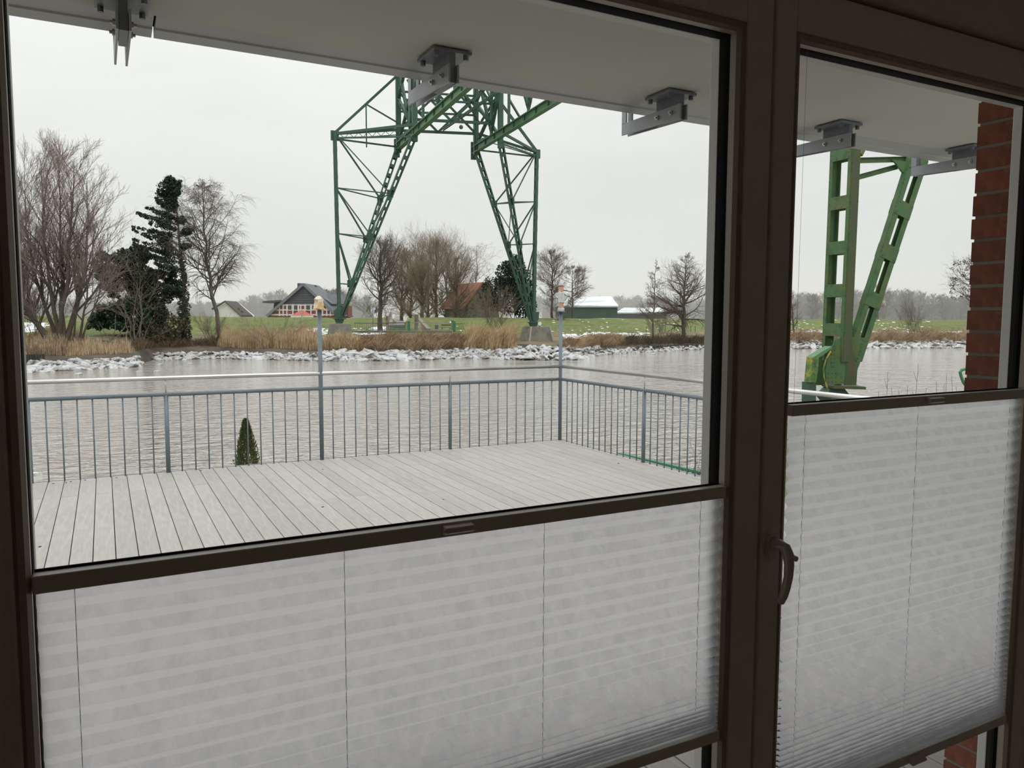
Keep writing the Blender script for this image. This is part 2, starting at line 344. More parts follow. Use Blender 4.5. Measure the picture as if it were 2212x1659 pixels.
# steel brackets under the slab
def bracket(x):
    y0, y1, z = 2.965, 3.152, 2.744
    r = empty('steel_bracket', (x, 3.06, z))
    MB().box(x-.085, x+.085, y0, y1, z-.014, z).build('base_plate', M['galv'], r, bevel=.002)
    m = MB(); m.box(x-.014, x+.014, y0+.008, y1-.003, 2.612, z-.014); m.build('hanger_plate', M['galv'], r)
    for sx in (-.066, .066):
        for sy in (y0+.02, y1-.02):
            MB().tube((x+sx, sy, z-.014), (x+sx, sy, z-.032), .011, n=6).build('plate_bolt', M['galv'], r)
    for s_ in (-1, 1):
        xa = x+s_*.0155; xb = x+s_*.0215
        P = [(xa, 2.957, 2.682), (xa, 3.14, 2.680), (xa, 3.374, 2.681), (xa, 3.374, 2.80), (xa, 3.428, 2.80), (xa, 3.428, 2.626), (xa, 3.15, 2.612), (xa, 2.957, 2.606)]
        # build as boxes to stay clean
        m = MB(); m.prism([(xa, 2.957, 2.608), (xa, 3.428, 2.624), (xa, 3.428, 2.683), (xa, 2.957, 2.681)], (s_*.008, 0, 0))
        m.box(min(xa, xa+s_*.008), max(xa, xa+s_*.008), 3.39, 3.428, 2.68, 2.98); m.build('arm', M['galv_light'], r, bevel=.0008)
        for yb in (3.02, 3.125):
            MB().tube((xa+s_*.008, yb, 2.648), (xa+s_*.017, yb, 2.648), .0115, n=6).build('bolt', M['bolt'], r)
            MB().tube((xa+s_*.017, yb, 2.648), (xa+s_*.026, yb, 2.648), .006, n=8).build('bolt', M['bolt'], r)
    return r
names = ['steel hanger bracket seen end on at far left under the slab', 'steel hanger bracket in front of the green lattice tower top', 'steel hanger bracket above open sky left of the window post',
         'steel hanger bracket above the near green column', 'steel hanger bracket beside the red brick wall']
for i in range(5):
    b_ = bracket(.097+i*1.2); tag(b_, names[i], 'bracket', 'hanger brackets under the balcony slab')

# ---------------------------------------------------------------- terrace deck
M['board'] = mat('deck_board', (.36, .335, .30), .62, noise=[((.32, .305, .28), 2.2, .35, .65, (2, .6, 1)), ((.29, .27, .20), .8, .60, .78), ((.395, .375, .35), 14, .45, .7, (3, .25, 1))], rnd=.07, bump=(60, .25, .0006, (8, .25, 1)))
dk = struct(empty('terrace_deck', (2, 5, 0)))
pitch, gap, yend = .1413, .0055, 8.93
def board(x0, x1, y0, y1):
    w_ = x1-x0; me = MB().box(0, w_, 0, y1-y0, -.024, 0).mesh('deck_board', M['board'])
    o = link('deck_board', me, dk, (x0-2, y0-5, rng.uniform(-.0008, .0008))); b = o.modifiers.new('b', 'BEVEL'); b.width = .0015; b.segments = 1
    return o
k = -16; rng = random.Random(9)
while True:
    x0 = -.690+k*pitch+gap; x1 = min(x0+pitch-gap, 5.50)
    if x0 > 5.46: break
    if x1-x0 < .04: break
    if k % 2 == 0 and k > -8:
        yj = 8.085 if k < 30 else 8.17; board(x0, x1, 1.36, yj-.002); board(x0, x1, yj+.002, yend)
    elif k % 2 and k > 12 and rng.random() < .4:
        yj = 6.9; board(x0, x1, 1.36, yj-.002); board(x0, x1, yj+.002, yend)
    else: board(x0, x1, 1.36, yend)
    k += 1
x_last = x1
m = MB(); m.box(-3, 5.49, 1.36, 8.90, -.20, -.05); m.build('deck_underlay', M['black'], dk)
m = MB(); m.box(-3, 5.53, 8.935, 8.955, -.24, .004); m.box(5.505, 5.53, 1.36, 8.955, -.24, .004); m.build('edge_trim', M['galv_light'], dk)
# leaf bits on the deck
for (px, py, s_, lb) in ((697, 1095, 9, 'tiny dark leaf fragment in the middle of the pale deck boards'), (697, 1014, 6, 'leaf fragment near the foot of the middle tall railing post'), (86, 1181, 8, 'leaf fragment at the near left corner of the deck'), (958, 1079, 5, 'leaf fragment on the deck above the blind rail grip'), (783, 983, 7, 'leaf fragment at the deck edge right of the middle tall post'), (918, 976, 7, 'leaf fragment at the deck edge left of the short middle post'), (1336, 1001, 8, 'leaf fragment near the side railing'), (115, 1044.5, 8, None), (143, 1042.5, 7, None), (153, 1040.5, 7, None), (184, 1037, 8, None), (252, 1032, 7, None), (434, 1016.5, 8, 'leaf fragment at the deck edge left of the thuja')):
    p = on(px, py, 2, 0.002); d = s_*.0011
    a = rng.uniform(0, 3); m = MB(); m.prism([(p[0]+d*1.2*cos(a+q), p[1]+d*(1.6 if q in (0, 3.1) else .7)*sin(a+q), .0016) for q in (0, .8, 1.9, 3.1, 4.2, 5.3)], (0, 0, .003))
    tag(m.build('leaf_fragment', mat('leaf_dark', (.03, .022, .018), .8) if 'leaf' not in M else M['leaf']), lb or 'crumb of dark leaf in the row along the left deck edge', 'leaf', 'leaf fragments on the deck')
# ---------------------------------------------------------------- railings
YR, XR = 8.90, 5.466
def railing(label, p0, p1, post_pos, tall, n_gap):
    """p0,p1 on the deck plane; post_pos: distances along"""
    p0 = np.array(p0, float); p1 = np.array(p1, float); L = np.linalg.norm(p1-p0); d = (p1-p0)/L
    r = tag(empty('railing', p0), label, 'railing')
    MB().tube(p0+V(0, 0, 1.012), p1+V(0, 0, 1.012), .0225, n=14).build('handrail', M['handrail'], r, smooth=True)
    MB().tube(p0+V(0, 0, .838), p1+V(0, 0, .838), .021, n=14).build('top_bar', M['rail'], r, smooth=True)
    MB().tube(p0+V(0, 0, -.14), p1+V(0, 0, -.14), .02, n=8).build('bottom_bar', M['rail'], r)
    for s_ in post_pos:
        q = p0+d*s_
        if s_ in tall: MB().tube(q+V(0, 0, -.22), q+V(0, 0, 1.745), .024, n=14).build('post', M['rail'], r, smooth=True)
        else:
            MB().tube(q+V(0, 0, -.22), q+V(0, 0, .83), .0225, n=14).build('post', M['rail'], r, smooth=True)
            MB().tube(q+V(0, 0, .85), q+V(0, 0, 1.0), .006, n=8).build('spacer_rod', M['bolt'], r, smooth=True)
    allp = sorted(post_pos+[0, L] if 0 not in post_pos else post_pos+[L]); me = MB().tube((0, 0, -.14), (0, 0, .83), .0072, n=8).mesh('baluster', M['rail'], True)
    for a, b in zip(allp[:-1], allp[1:]):
        if b-a < .2: continue
        ng = max(1, round((b-a)/n_gap))
        for i in range(1, ng):
            q = d*(a+(b-a)*i/ng); link('baluster', me, r, q)
    return r
railing('long front terrace railing with grey bars facing the river', (-2.74, YR, 0), (XR+.002, YR, 0), [0, 1.65, 3.3, 4.946, 6.576, 8.206], {1.65, 4.946, 8.206}, .1325)
railing('side terrace railing running from the corner post back to the house', (XR, YR-.05, 0), (XR, 1.36, 0), [1.795, 3.44, 5.08, 6.73], {3.44, 6.73}, .1315)
# wrapped lamp heads on two tall posts
M['wrapw'] = mat('cream_plastic', (.74, .70, .60), .5, noise=((.62, .43, .20), 9, .42, .58), bump=(30, .8, .01))
def crumple(center, prof, seed, name, m_, n=14):
    rg = random.Random(seed); mm = MB(); K = len(prof)
    for (z, r_) in prof:
        for i in range(n):
            a = 2*pi*i/n; q = r_*(1+rg.uniform(-.16, .16)); mm.v.append((center[0]+cos(a)*q, center[1]+sin(a)*q, center[2]+z+rg.uniform(-.006, .006)))
    for k in range(K-1):
        mm.f += [(k*n+i, k*n+(i+1) % n, (k+1)*n+(i+1) % n, (k+1)*n+i) for i in range(n)]
    mm.f += [tuple(range(n))[::-1], tuple((K-1)*n+i for i in range(n))]
    return mm.mesh(name, m_)
wr = link('wrapped_lamp', crumple((2.2, YR, 1.735), [(0.012, .058), (.016, .075), (.018, .066), (.03, .060), (.07, .052), (.10, .044), (.135, .047), (.158, .032), (.17, .012)], 4, 'wrapped_lamp', M['wrapw']))
tag(wr, 'crumpled cream plastic wrap over the middle tall railing post', 'lamp')
lp = tag(empty('post_lamp', (XR, YR, 1.745)), 'slim tube lamp with orange bands on the corner railing post', 'lamp')
MB().tube((XR, YR, 1.745), (XR, YR, 1.757), .062, n=20).build('disc', M['rail'], lp)
M['tubew'] = mat('lamp_tube', (.62, .61, .60), .3, noise=((.42, .42, .44), 20, .4, .7, (3, 3, .4)))
M['orange'] = mat('orange_band', (.60, .32, .20), .5); M['brownd'] = mat('dark_band', (.16, .10, .07), .6)
link('lamp_tube', crumple((XR, YR, 1.757), [(0, .045), (.03, .046), (.045, .031), (.11, .036), (.12, .048), (.25, .042), (.26, .033), (.335, .033), (.345, .036), (.37, .032), (.40, .018), (.415, .006)], 2, 'lamp_tube', M['tubew'], 12), lp)
MB().tube((XR, YR, 1.81), (XR, YR, 1.868), .0375, n=14).build('band', M['orange'], lp)
MB().tube((XR, YR, 1.868), (XR, YR, 1.878), .044, .038, n=14).build('band', M['brownd'], lp)
MB().tube((XR, YR, 2.02), (XR, YR, 2.085), .0355, n=14).build('band', M['orange'], lp)
MB().tube((XR, YR, 2.085), (XR, YR, 2.10), .0375, n=14).build('band', M['brownd'], lp)
# ================================================================ RIVER, FAR BANK, DIKE
WZ = -3.10
SH = [(-1400, 860), (-900, 835), (0, 803), (60, 800), (285, 790), (330, 778), (450, 774), (700, 779), (900, 777), (1000, 773), (1110, 775), (1250, 775), (1290, 766), (1500, 755), (1740, 753), (2100, 751), (2600, 752), (3600, 765)]
_sx = [a for a, b in SH]; _sd = [4.75*F_PX/(b-(685.2+a*.0035)) for a, b in SH]
def shoreD(px): return np.interp(px, _sx, _sd)
_hd = [-40, -3, -.3, .6, 2.2, 5, 12, 18, 21, 35, 38, 45, 58, 100, 2000]
_hz = [-6, -3.9, -3.25, -2.75, -2.1, -1.75, -1.3, -.7, -.45, 1.62, 1.82, 1.72, .1, -.3, -.3]
def hprof(d): return np.interp(d, _hd, _hz)
def bump_(X, Y): return .12*np.sin(X*.21+Y*.13)+.08*np.sin(X*.53-Y*.37+1.3)+.05*np.sin(X*1.1+Y*.9)
def gpos(px, d):
    """ground point seen along pixel column px, d metres behind the shore line"""
    D = shoreD(px)+d; t_ = (np.asarray(px, float)-1106)/F_PX
    X = D*(HEAD[0]+t_*SIDE[0]); Y = D*(HEAD[1]+t_*SIDE[1]); X, Y = np.broadcast_arrays(X, Y)
    z = hprof(d)+bump_(X, Y)*np.clip(np.asarray(d)/4, 0, 1)*np.where(np.asarray(d) > 30, .45, 1)
    return np.stack([X, Y, z+0*X], -1)
def cut(px, d):      # the path cutting through the dike
    return 0
def terrain(name, ds, mt, pxs=None):
    pxs = np.concatenate([np.linspace(-2600, -300, 24)[:-1], np.linspace(-300, 2700, 420), np.linspace(2700, 5200, 24)[1:]]) if pxs is None else pxs
    G = np.stack([gpos(pxs, np.full_like(pxs, d)) for d in ds], 0); K, n = G.shape[:2]
    if True:
        PX = np.broadcast_to(pxs, (K, n)); DD = np.broadcast_to(np.array(ds)[:, None], (K, n))
        m_ = np.clip(1-np.abs(PX-866)/16, 0, 1)**.5*(DD > 19)*(DD < 60)
        G = G.copy(); G[..., 2] = G[..., 2]*(1-m_)+np.minimum(G[..., 2], .25+(DD-19)*.012)*m_
    idx = np.arange(K*n).reshape(K, n); Fc = np.stack([idx[:-1, :-1], idx[:-1, 1:], idx[1:, 1:], idx[1:, :-1]], -1).reshape(-1, 4)
    return link(name, npmesh(name, G.reshape(-1, 3), Fc, mt, True))
M['mud'] = mat('mud', (.085, .068, .050), .85, noise=[((.13, .105, .07), .7, .4, .6), ((.045, .036, .028), .3, .45, .65)], bump=(3, .6, .05))
M['reedground'] = mat('bank_litter', (.22, .165, .10), .95, noise=[((.13, .10, .06), .5, .4, .6), ((.12, .14, .05), .25, .5, .7)], bump=(4, .8, .08))
M['grass'] = mat('dike_grass', (.125, .165, .038), .95, noise=[((.175, .18, .06), .35, .40, .62), ((.07, .11, .028), 1.2, .45, .7), ((.19, .165, .085), .13, .56, .72)], bump=(5, .7, .08))
M['field'] = mat('field', (.13, .15, .06), .95, noise=[((.17, .16, .09), .05, .4, .6)])
bank = tag(terrain('river_bank', [-3, -1, -.3, 0, .3, .6, 1, 1.6, 2.2, 3, 4, 5], M['mud']), kind='structure')
bank2 = tag(terrain('reed_bank', [5, 7, 9, 12, 15, 18, 19], M['reedground']), kind='structure')
dike = tag(terrain('grass_dike', list(np.linspace(19, 45, 22))+[50, 58], M['grass']), kind='structure')
fieldo = tag(terrain('far_field', [58, 80, 120, 250, 600, 1400], M['field']), kind='structure')
# river
wm = bpy.data.materials.new('river_water'); wm.use_nodes = True; t = wm.node_tree; p = t.nodes['Principled BSDF']
p.inputs['Base Color'].default_value = (.36, .325, .275, 1); p.inputs['Roughness'].default_value = .10; p.inputs['IOR'].default_value = 1.4; p.inputs['Coat Weight'].default_value = 1; p.inputs['Coat Roughness'].default_value = .08; p.inputs['Coat IOR'].default_value = 1.6; p.inputs['Specular IOR Level'].default_value = .5
tcn = t.nodes.new('ShaderNodeTexCoord'); last = None
for (sx, sy, s_, dist) in ((.9, 1.6, 1.0, .6), (2.6, 4.6, 1.0, .2), (.12, .2, 1, .8)):
    q = t.nodes.new('ShaderNodeMapping'); q.inputs['Scale'].default_value = (sx, sy, 1); q.inputs['Rotation'].default_value = (0, 0, .35); t.links.new(tcn.outputs['Object'], q.inputs[0])
    n = t.nodes.new('ShaderNodeTexNoise'); n.inputs['Scale'].default_value = s_; n.inputs['Detail'].default_value = 3; n.inputs['Distortion'].default_value = .6; t.links.new(q.outputs[0], n.inputs['Vector'])
    b = t.nodes.new('ShaderNodeBump'); b.inputs['Strength'].default_value = .8; b.inputs['Distance'].default_value = dist; t.links.new(n.outputs[0], b.inputs['Height'])
    if last: t.links.new(last.outputs[0], b.inputs['Normal'])
    last = b
t.links.new(last.outputs[0], p.inputs['Normal']); t.links.new(last.outputs[0], p.inputs['Coat Normal'])
wo = MB(); wo.v = [(-320, 16, WZ), (560, 16, WZ), (560, 165, WZ), (-320, 165, WZ)]; wo.f = [(0, 1, 2, 3)]
wo = wo.build('river', wm); wo['kind'] = 'structure'
# near bank under and beside the terrace
nb = MB(); M['quay'] = mat('quay_grass', (.10, .12, .05), .95, noise=((.15, .12, .07), 1.2, .4, .6), bump=(8, .6, .05))
def patch(name, poly, z0, z1, m_):
    o = MB().prism([(x, y, z0) for x, y in poly], (0, 0, z1-z0)).build(name, m_); o['kind'] = 'structure'; return o
patch('near_ground', [(-60, 1.6), (-60, 16.0), (4, 16.0), (9.1, 12.6), (9.3, 1.6)], -5, -2.2, M['quay'])
patch('quay', [(9.4, 1.6), (9.4, 9.6), (14.5, 15.6), (16.5, 18.2), (21.3, 15.9), (24, 14.4), (60, 2), (60, 1.6)], -5, -1.5, M['quay'])

# ---------------------------------------------------------------- growing things
def tubes(P, R, sides=3):
    """P (N,K,3) polylines, R (N,K) radii -> verts, faces"""
    P = np.asarray(P, float); N_, K, _ = P.shape
    T = np.empty_like(P); T[:, 1:-1] = P[:, 2:]-P[:, :-2]; T[:, 0] = P[:, 1]-P[:, 0]; T[:, -1] = P[:, -1]-P[:, -2]
    T /= np.linalg.norm(T, axis=2, keepdims=True)+1e-9
    ref = np.array([.31, .17, .05]); ref = ref/np.linalg.norm(ref)
    U = np.cross(T, ref); U /= np.linalg.norm(U, axis=2, keepdims=True)+1e-9; W = np.cross(T, U)
    an = 2*pi*np.arange(sides)/sides
    Vv = P[:, :, None]+(U[:, :, None]*np.cos(an)[:, None]+W[:, :, None]*np.sin(an)[:, None])*np.asarray(R)[:, :, None, None]
    idx = np.arange(N_*K*sides).reshape(N_, K, sides); nx = np.roll(idx, -1, 2)
    Fc = np.stack([idx[:, :-1], nx[:, :-1], nx[:, 1:], idx[:, 1:]], -1).reshape(-1, 4)
    return Vv.reshape(-1, 3), Fc
def tubes_mesh(name, parts, m_, sides=3):
    vs, fs, b = [], [], 0
    for P, R in parts:
        v, f = tubes(P, R, sides); vs.append(v); fs.append(f+b); b += len(v)
    return npmesh(name, np.concatenate(vs), np.concatenate(fs), m_, True)
def nrm(a): return a/(np.linalg.norm(a, axis=-1, keepdims=True)+1e-9)
def grow(P, R, nc, t0, t1, ang, L, rg, K=5, up=0., wob=.12, rf=.55, rmin=.012, flat=1.0, jit=.35):
    """nc children on every parent; L(t, parentlen) length; up>0 bends upward, <0 hangs"""
    N_, K0, _ = P.shape; t_ = (np.arange(nc)+rg.random((N_, nc)))/nc*(t1-t0)+t0; x = t_*(K0-1); i = np.minimum(x.astype(int), K0-2); f = (x-i)[..., None]
    n_ = np.arange(N_)[:, None]; A = P[n_, i]; B = P[n_, i+1]; S = A*(1-f)+B*f; T = nrm(B-A); r = R[n_, i]*(1-f[..., 0])+R[n_, i+1]*f[..., 0]
    plen = np.linalg.norm(np.diff(P, axis=1), axis=2).sum(1)[:, None]
    q = rg.normal(size=(N_, nc, 3)); q[..., 2] *= flat; q = q-T*(q*T).sum(-1, keepdims=True); q = nrm(q)
    a = ang*(1+rg.uniform(-jit, jit, (N_, nc)))[..., None]; d = T*np.cos(a)+q*np.sin(a)
    ln = L(t_, plen)*rg.uniform(.7, 1.15, (N_, nc))
    d = d.reshape(-1, 3); S = S.reshape(-1, 3); ln = ln.reshape(-1); r = r.reshape(-1)
    Q = np.empty((len(S), K, 3)); Q[:, 0] = S; c = d
    for k in range(1, K):
        Q[:, k] = Q[:, k-1]+c*(ln/(K-1))[:, None]
        c = nrm(c+rg.normal(scale=wob, size=c.shape)+np.array([0, 0, up/(K-1)]))
    r0 = np.maximum(np.minimum(r*rf, ln*.03), rmin); RR_ = r0[:, None]*np.linspace(1, .3, K)[None]
    return Q, np.maximum(RR_, rmin*.7)
def stem(p, top, r, K=9, rg=None, wob=.02, bow=None):
    p = np.array(p, float); top = np.array(top, float); s_ = np.linspace(0, 1, K)[:, None]; P = p+(top-p)*s_
    if bow is not None: P = P+np.array(bow)*(np.sin(s_*pi))
    if rg is not None: P[1:-1] += rg.normal(scale=wob*np.linalg.norm(top-p)/3, size=(K-2, 3))
    return P[None], (r*(1-.93*np.linspace(0, 1, K)**.9))[None]
def barkmat(name, c, c2): return mat(name, c, .95, noise=(c2, 1.5, .4, .65))
M['bark'] = barkmat('bark_grey', (.115, .092, .072), (.085, .075, .055)); M['barkr'] = barkmat('bark_reddish', (.16, .115, .095), (.11, .085, .075))
M['barkg'] = barkmat('bark_olive', (.17, .15, .10), (.09, .08, .05)); M['birch'] = barkmat('bark_birch', (.19, .175, .16), (.11, .10, .09))
M['twig'] = mat('twig_brown', (.17, .135, .11), .95); M['twigr'] = mat('twig_pinkish', (.29, .225, .20), .95); M['twigo'] = mat('twig_olive', (.25, .20, .14), .95)
def finish(name, label, base, trunk, limbs, twigs, mb, mt, group=None, extra=None, cat='tree'):
    r = tag(empty(name, base), label, cat, group)
    link('trunk', tubes_mesh('trunk', trunk, mb, 7), r); 
    if limbs: link('limbs', tubes_mesh('limbs', limbs, mb, 4), r)
    if twigs: tag(link('twigs', tubes_mesh('twigs', twigs, mt, 3), r), kind='stuff')
    return r
def bp(px, d): return gpos(px, float(d))
def topz(px, y, D): return at(px, y, D)[2]
def P_at(px, y, D): return at(px, y, D)
# --- multi-stemmed tree at the left
def fan_tree(px, d, D, stems, seed, label, name, r0=.34, n1=24, n2=11, n3=7, group=None, twm='twigr', bk='bark'):
    rg = np.random.default_rng(seed); base = bp(px, d); S = []
    for (x, y, dd, bow) in stems:
        tp = at(x, y, D+dd); p_, r_ = stem(base+np.array([rg.uniform(-.35, .35), rg.uniform(-.3, .3), -.2]), tp, r0*rg.uniform(.6, 1), 10, rg, .012, bow)
        S.append((p_, r_))
    P0 = np.concatenate([a for a, b in S]); R0 = np.concatenate([b for a, b in S])
    A = grow(P0, R0, n1, .22, .97, .55, lambda t_, L: L*.36*(1-.55*t_), rg, 6, up=.55, wob=.06, rf=.6, rmin=.03)
    B = grow(*A, n2, .2, 1, .5, lambda t_, L: L*.5*(1-.3*t_), rg, 5, up=.45, wob=.09, rf=.6, rmin=.017)
    C = grow(*B, n3, .25, 1, .5, lambda t_, L: L*.55, rg, 4, up=.3, wob=.12, rmin=.011)
    return finish(name, label, base, S, [A], [B, C], M[bk], M[twm], group)
D1 = float(shoreD(140))+9
fan_tree(128, 9, D1, [(22, 405, -3, (-1.6, 0, -1)), (52, 372, 2, (-1.0, 0, 0)), (88, 345, -1, (-.5, 0, 0)), (128, 335, 1, (0, 0, 0)), (160, 340, -2, (.3, 0, 0)), (188, 385, 3, (.9, 0, -1)), (40, 480, 4, (-1.6, 0, -1)), (30, 560, -2, (-1.2, 0, 0))], 11,
         'tall bare multi-stemmed tree on the far bank at the left', 'bare_tree', .36)
fan_tree(158, 8.5, D1, [(232, 445, 0, (-.5, 0, 0)), (240, 500, 2, (.5, 0, 0)), (205, 490, -2, (.2, 0, 0))], 12, 'slender bare tree leaning right between the multi-stemmed tree and dark bush', 'bare_tree', .17, 16, 7, 4)
# --- generic bare tree
def crown(kind, t_):
    if kind == 'round': return np.sin(np.clip(t_, 0, 1)**.8*pi*.93+.15)
    if kind == 'cone': return 1.05-t_
    if kind == 'birch': return np.sin(np.clip(t_*.82+.22, 0, 1)*pi)*.9+.1
    return 1-0*t_
def bare(px, d, ytop, wpx, label, seed, kind='round', topx=None, t0=.25, n1=26, n2=10, n3=6, up=.4, ang=1.0, r0=.3, bk='bark', tw='twig', name='bare_tree', group=None, bow=None, hang=None, rt=.011, half=.5, D=None, zbase=None):
    rg = np.random.default_rng(seed); base = bp(px, d).copy(); D = D or float(shoreD(px))+d; px2 = topx if topx is not None else px
    if zbase is not None: base[2] = zbase
    base[2] -= .15
    tp = at(px2, ytop, D); S = stem(base, tp, r0, 11, rg, .02, bow); wr_ = wpx/F_PX*D*half*1.3
    A = grow(*S, n1, t0, .97, ang, lambda t_, L: wr_*crown(kind, (t_-t0)/(1-t0))*1.1, rg, 6, up=up, wob=.09, rf=.5, rmin=.025, flat=.5)
    h = hang if hang is not None else up*.7
    B = grow(*A, n2, .15, 1, .75, lambda t_, L: L*.48*(1-.35*t_), rg, 5, up=h, wob=.12, rf=.6, rmin=.016)
    C = grow(*B, n3, .2, 1, .7, lambda t_, L: L*.6, rg, 4, up=h, wob=.14, rmin=rt)
    return finish(name, label, base, [S], [A], [B, C], M[bk], M[tw], group)
bare(478, 10, 388, 165, 'bare weeping birch right of the dark conifer', 21, 'birch', topx=437, t0=.26, n1=52, n2=14, n3=8, up=.35, ang=.85, r0=.33, bk='birch', tw='twig', hang=-1.1, bow=(-.5, 0, 0), name='birch_tree')
bare(822, 22, 527, 125, 'bare round tree just left of the straight avenue', 22, n1=40, n2=13, n3=8, r0=.42, bk='bark', t0=.22, up=.7, ang=.8, zbase=-.3)
for (x, d, yt, w_, sd, lb) in ((868, 52, 552, 110, 123, 'bushy bare tree of the brown grove closest to the avenue'), (965, 66, 532, 150, 124, 'far bushy bare tree at the back right of the brown grove'), (925, 70, 530, 150, 125, 'far bushy bare tree at the back of the brown grove'), (888, 60, 545, 120, 23, 'leftmost bushy bare tree of the brown grove right of the avenue'), (942, 52, 527, 135, 24, 'tallest bushy bare tree in the middle of the brown grove'), (985, 46, 560, 100, 25, 'bushy bare tree of the brown grove nearest the brick house'), (912, 40, 575, 90, 26, 'low bushy bare tree in front of the brown grove')):
    bare(x, d, yt, w_, lb, sd, n1=40, n2=11, n3=7, r0=.34, t0=.04, up=.9, ang=.7, bk='barkg', tw='twigo', rt=.0105)
bare(1030, 70, 526, 85, 'pale thin birch rising behind the brick house', 27, 'birch', n1=26, n2=9, n3=5, r0=.25, t0=.35, hang=-.6, bk='birch', tw='twigr', name='birch_tree')
bare(1192, 46, 540, 78, 'bare tree right of the right tower foot', 28, 'round', n1=40, n2=13, n3=8, r0=.26, t0=.25, up=.5, bk='barkr', tw='twig')
bare(1236, 44, 572, 70, 'bare tree beside the left end of the green barn', 29, 'round', n1=36, n2=12, n3=8, r0=.22, t0=.25, up=.3, ang=1.1, bk='barkr', tw='twig')
bare(1408, 6, 556, 55, 'slim bare alder left of the broad alder on the right bank', 30, 'cone', topx=1418, n1=44, n2=9, n3=4, r0=.17, t0=.22, up=.15, ang=1.2, hang=.2, bk='barkr', tw='twig')
bare(1476, 7, 545, 118, 'broad bare alder tree on the right bank near the window post', 31, 'cone', topx=1482, n1=58, n2=12, n3=5, r0=.38, t0=.16, up=.25, ang=1.15, hang=.1, bk='bark', tw='twig', half=.62)
bare(1716, 6, 608, 40, 'edge of a bare alder at the left of the narrow right window', 36, 'cone', topx=1705, n1=30, n2=8, n3=4, r0=.2, t0=.2, up=.2, ang=1.1)
oak = bare(2098, 22, 553, 92, 'tree with dark withered leaves at the red brick wall', 32, 'round', n1=34, n2=10, n3=5, r0=.3, t0=.22, up=.5, bk='bark', tw='twig')
bare(1893, 40, 618, 48, 'pale bare tree right of the near green leg', 33, 'round', n1=26, n2=9, n3=5, r0=.2, up=.4, bk='birch', tw='twigr')
# leafy clouds: small leaf quads scattered on ellipsoids
def leaves(name, blobs, per, size, m_, seed, parent=None, hang=0.):
    """blobs: (centre, (rx, ry, rz)); leaves as small bent quads"""
    rg = np.random.default_rng(seed); C = []
    if per > 250 and size > .16:
        nb_ = []
        for (c, r) in blobs:
            nb_.append((c, tuple(.72*q for q in r)))
            for _ in range(9):
                v = nrm(rg.normal(size=3)); k_ = rg.uniform(.18, .42); nb_.append((np.array(c)+v*np.array(r)*rg.uniform(.6, 1.0), tuple(k_*q for q in r)))
        blobs = nb_; per = per*.62
    for (c, r) in blobs:
        n = int(per*(r[0]*r[2])**.5*max(r[0], .6)) if per > 50 else int(per); n = max(n, 12)
        v = nrm(rg.normal(size=(n, 3)))*(rg.random((n, 1))**.28); C.append(np.array(c)+v*np.array(r))
    C = np.concatenate(C); n = len(C); a = nrm(rg.normal(size=(n, 3))+np.array([0, 0, -hang])); b = nrm(np.cross(a, rg.normal(size=(n, 3)))); s_ = size*rg.uniform(.6, 1.3, (n, 1))
    q = np.stack([C-a*s_, C+b*s_*.55, C+a*s_, C-b*s_*.5+np.cross(a, b)*s_*.25], 1).reshape(-1, 3)
    return link(name, npmesh(name, q, np.arange(4*n).reshape(n, 4), m_), parent)
M['ivy'] = mat('ivy_leaf', (.032, .058, .030), .6, noise=((.078, .082, .042), 1.1, .45, .65))
M['laurel'] = mat('laurel_leaf', (.022, .065, .03), .45, noise=((.045, .095, .035), 1.5, .45, .65))
M['spruce'] = mat('spruce_needles', (.014, .034, .022), .8, noise=((.03, .055, .028), .8, .45, .65))
M['brownleaf'] = mat('withered_leaf', (.07, .055, .045), .9)
M['olive'] = mat('olive_leaf', (.055, .065, .028), .8, noise=((.11, .085, .045), .8, .45, .6))
def blob_at(px, y, D, rx, rz, ry=None): return (at(px, y, D), (rx, ry or rx, rz))
Dc = float(shoreD(390))+9
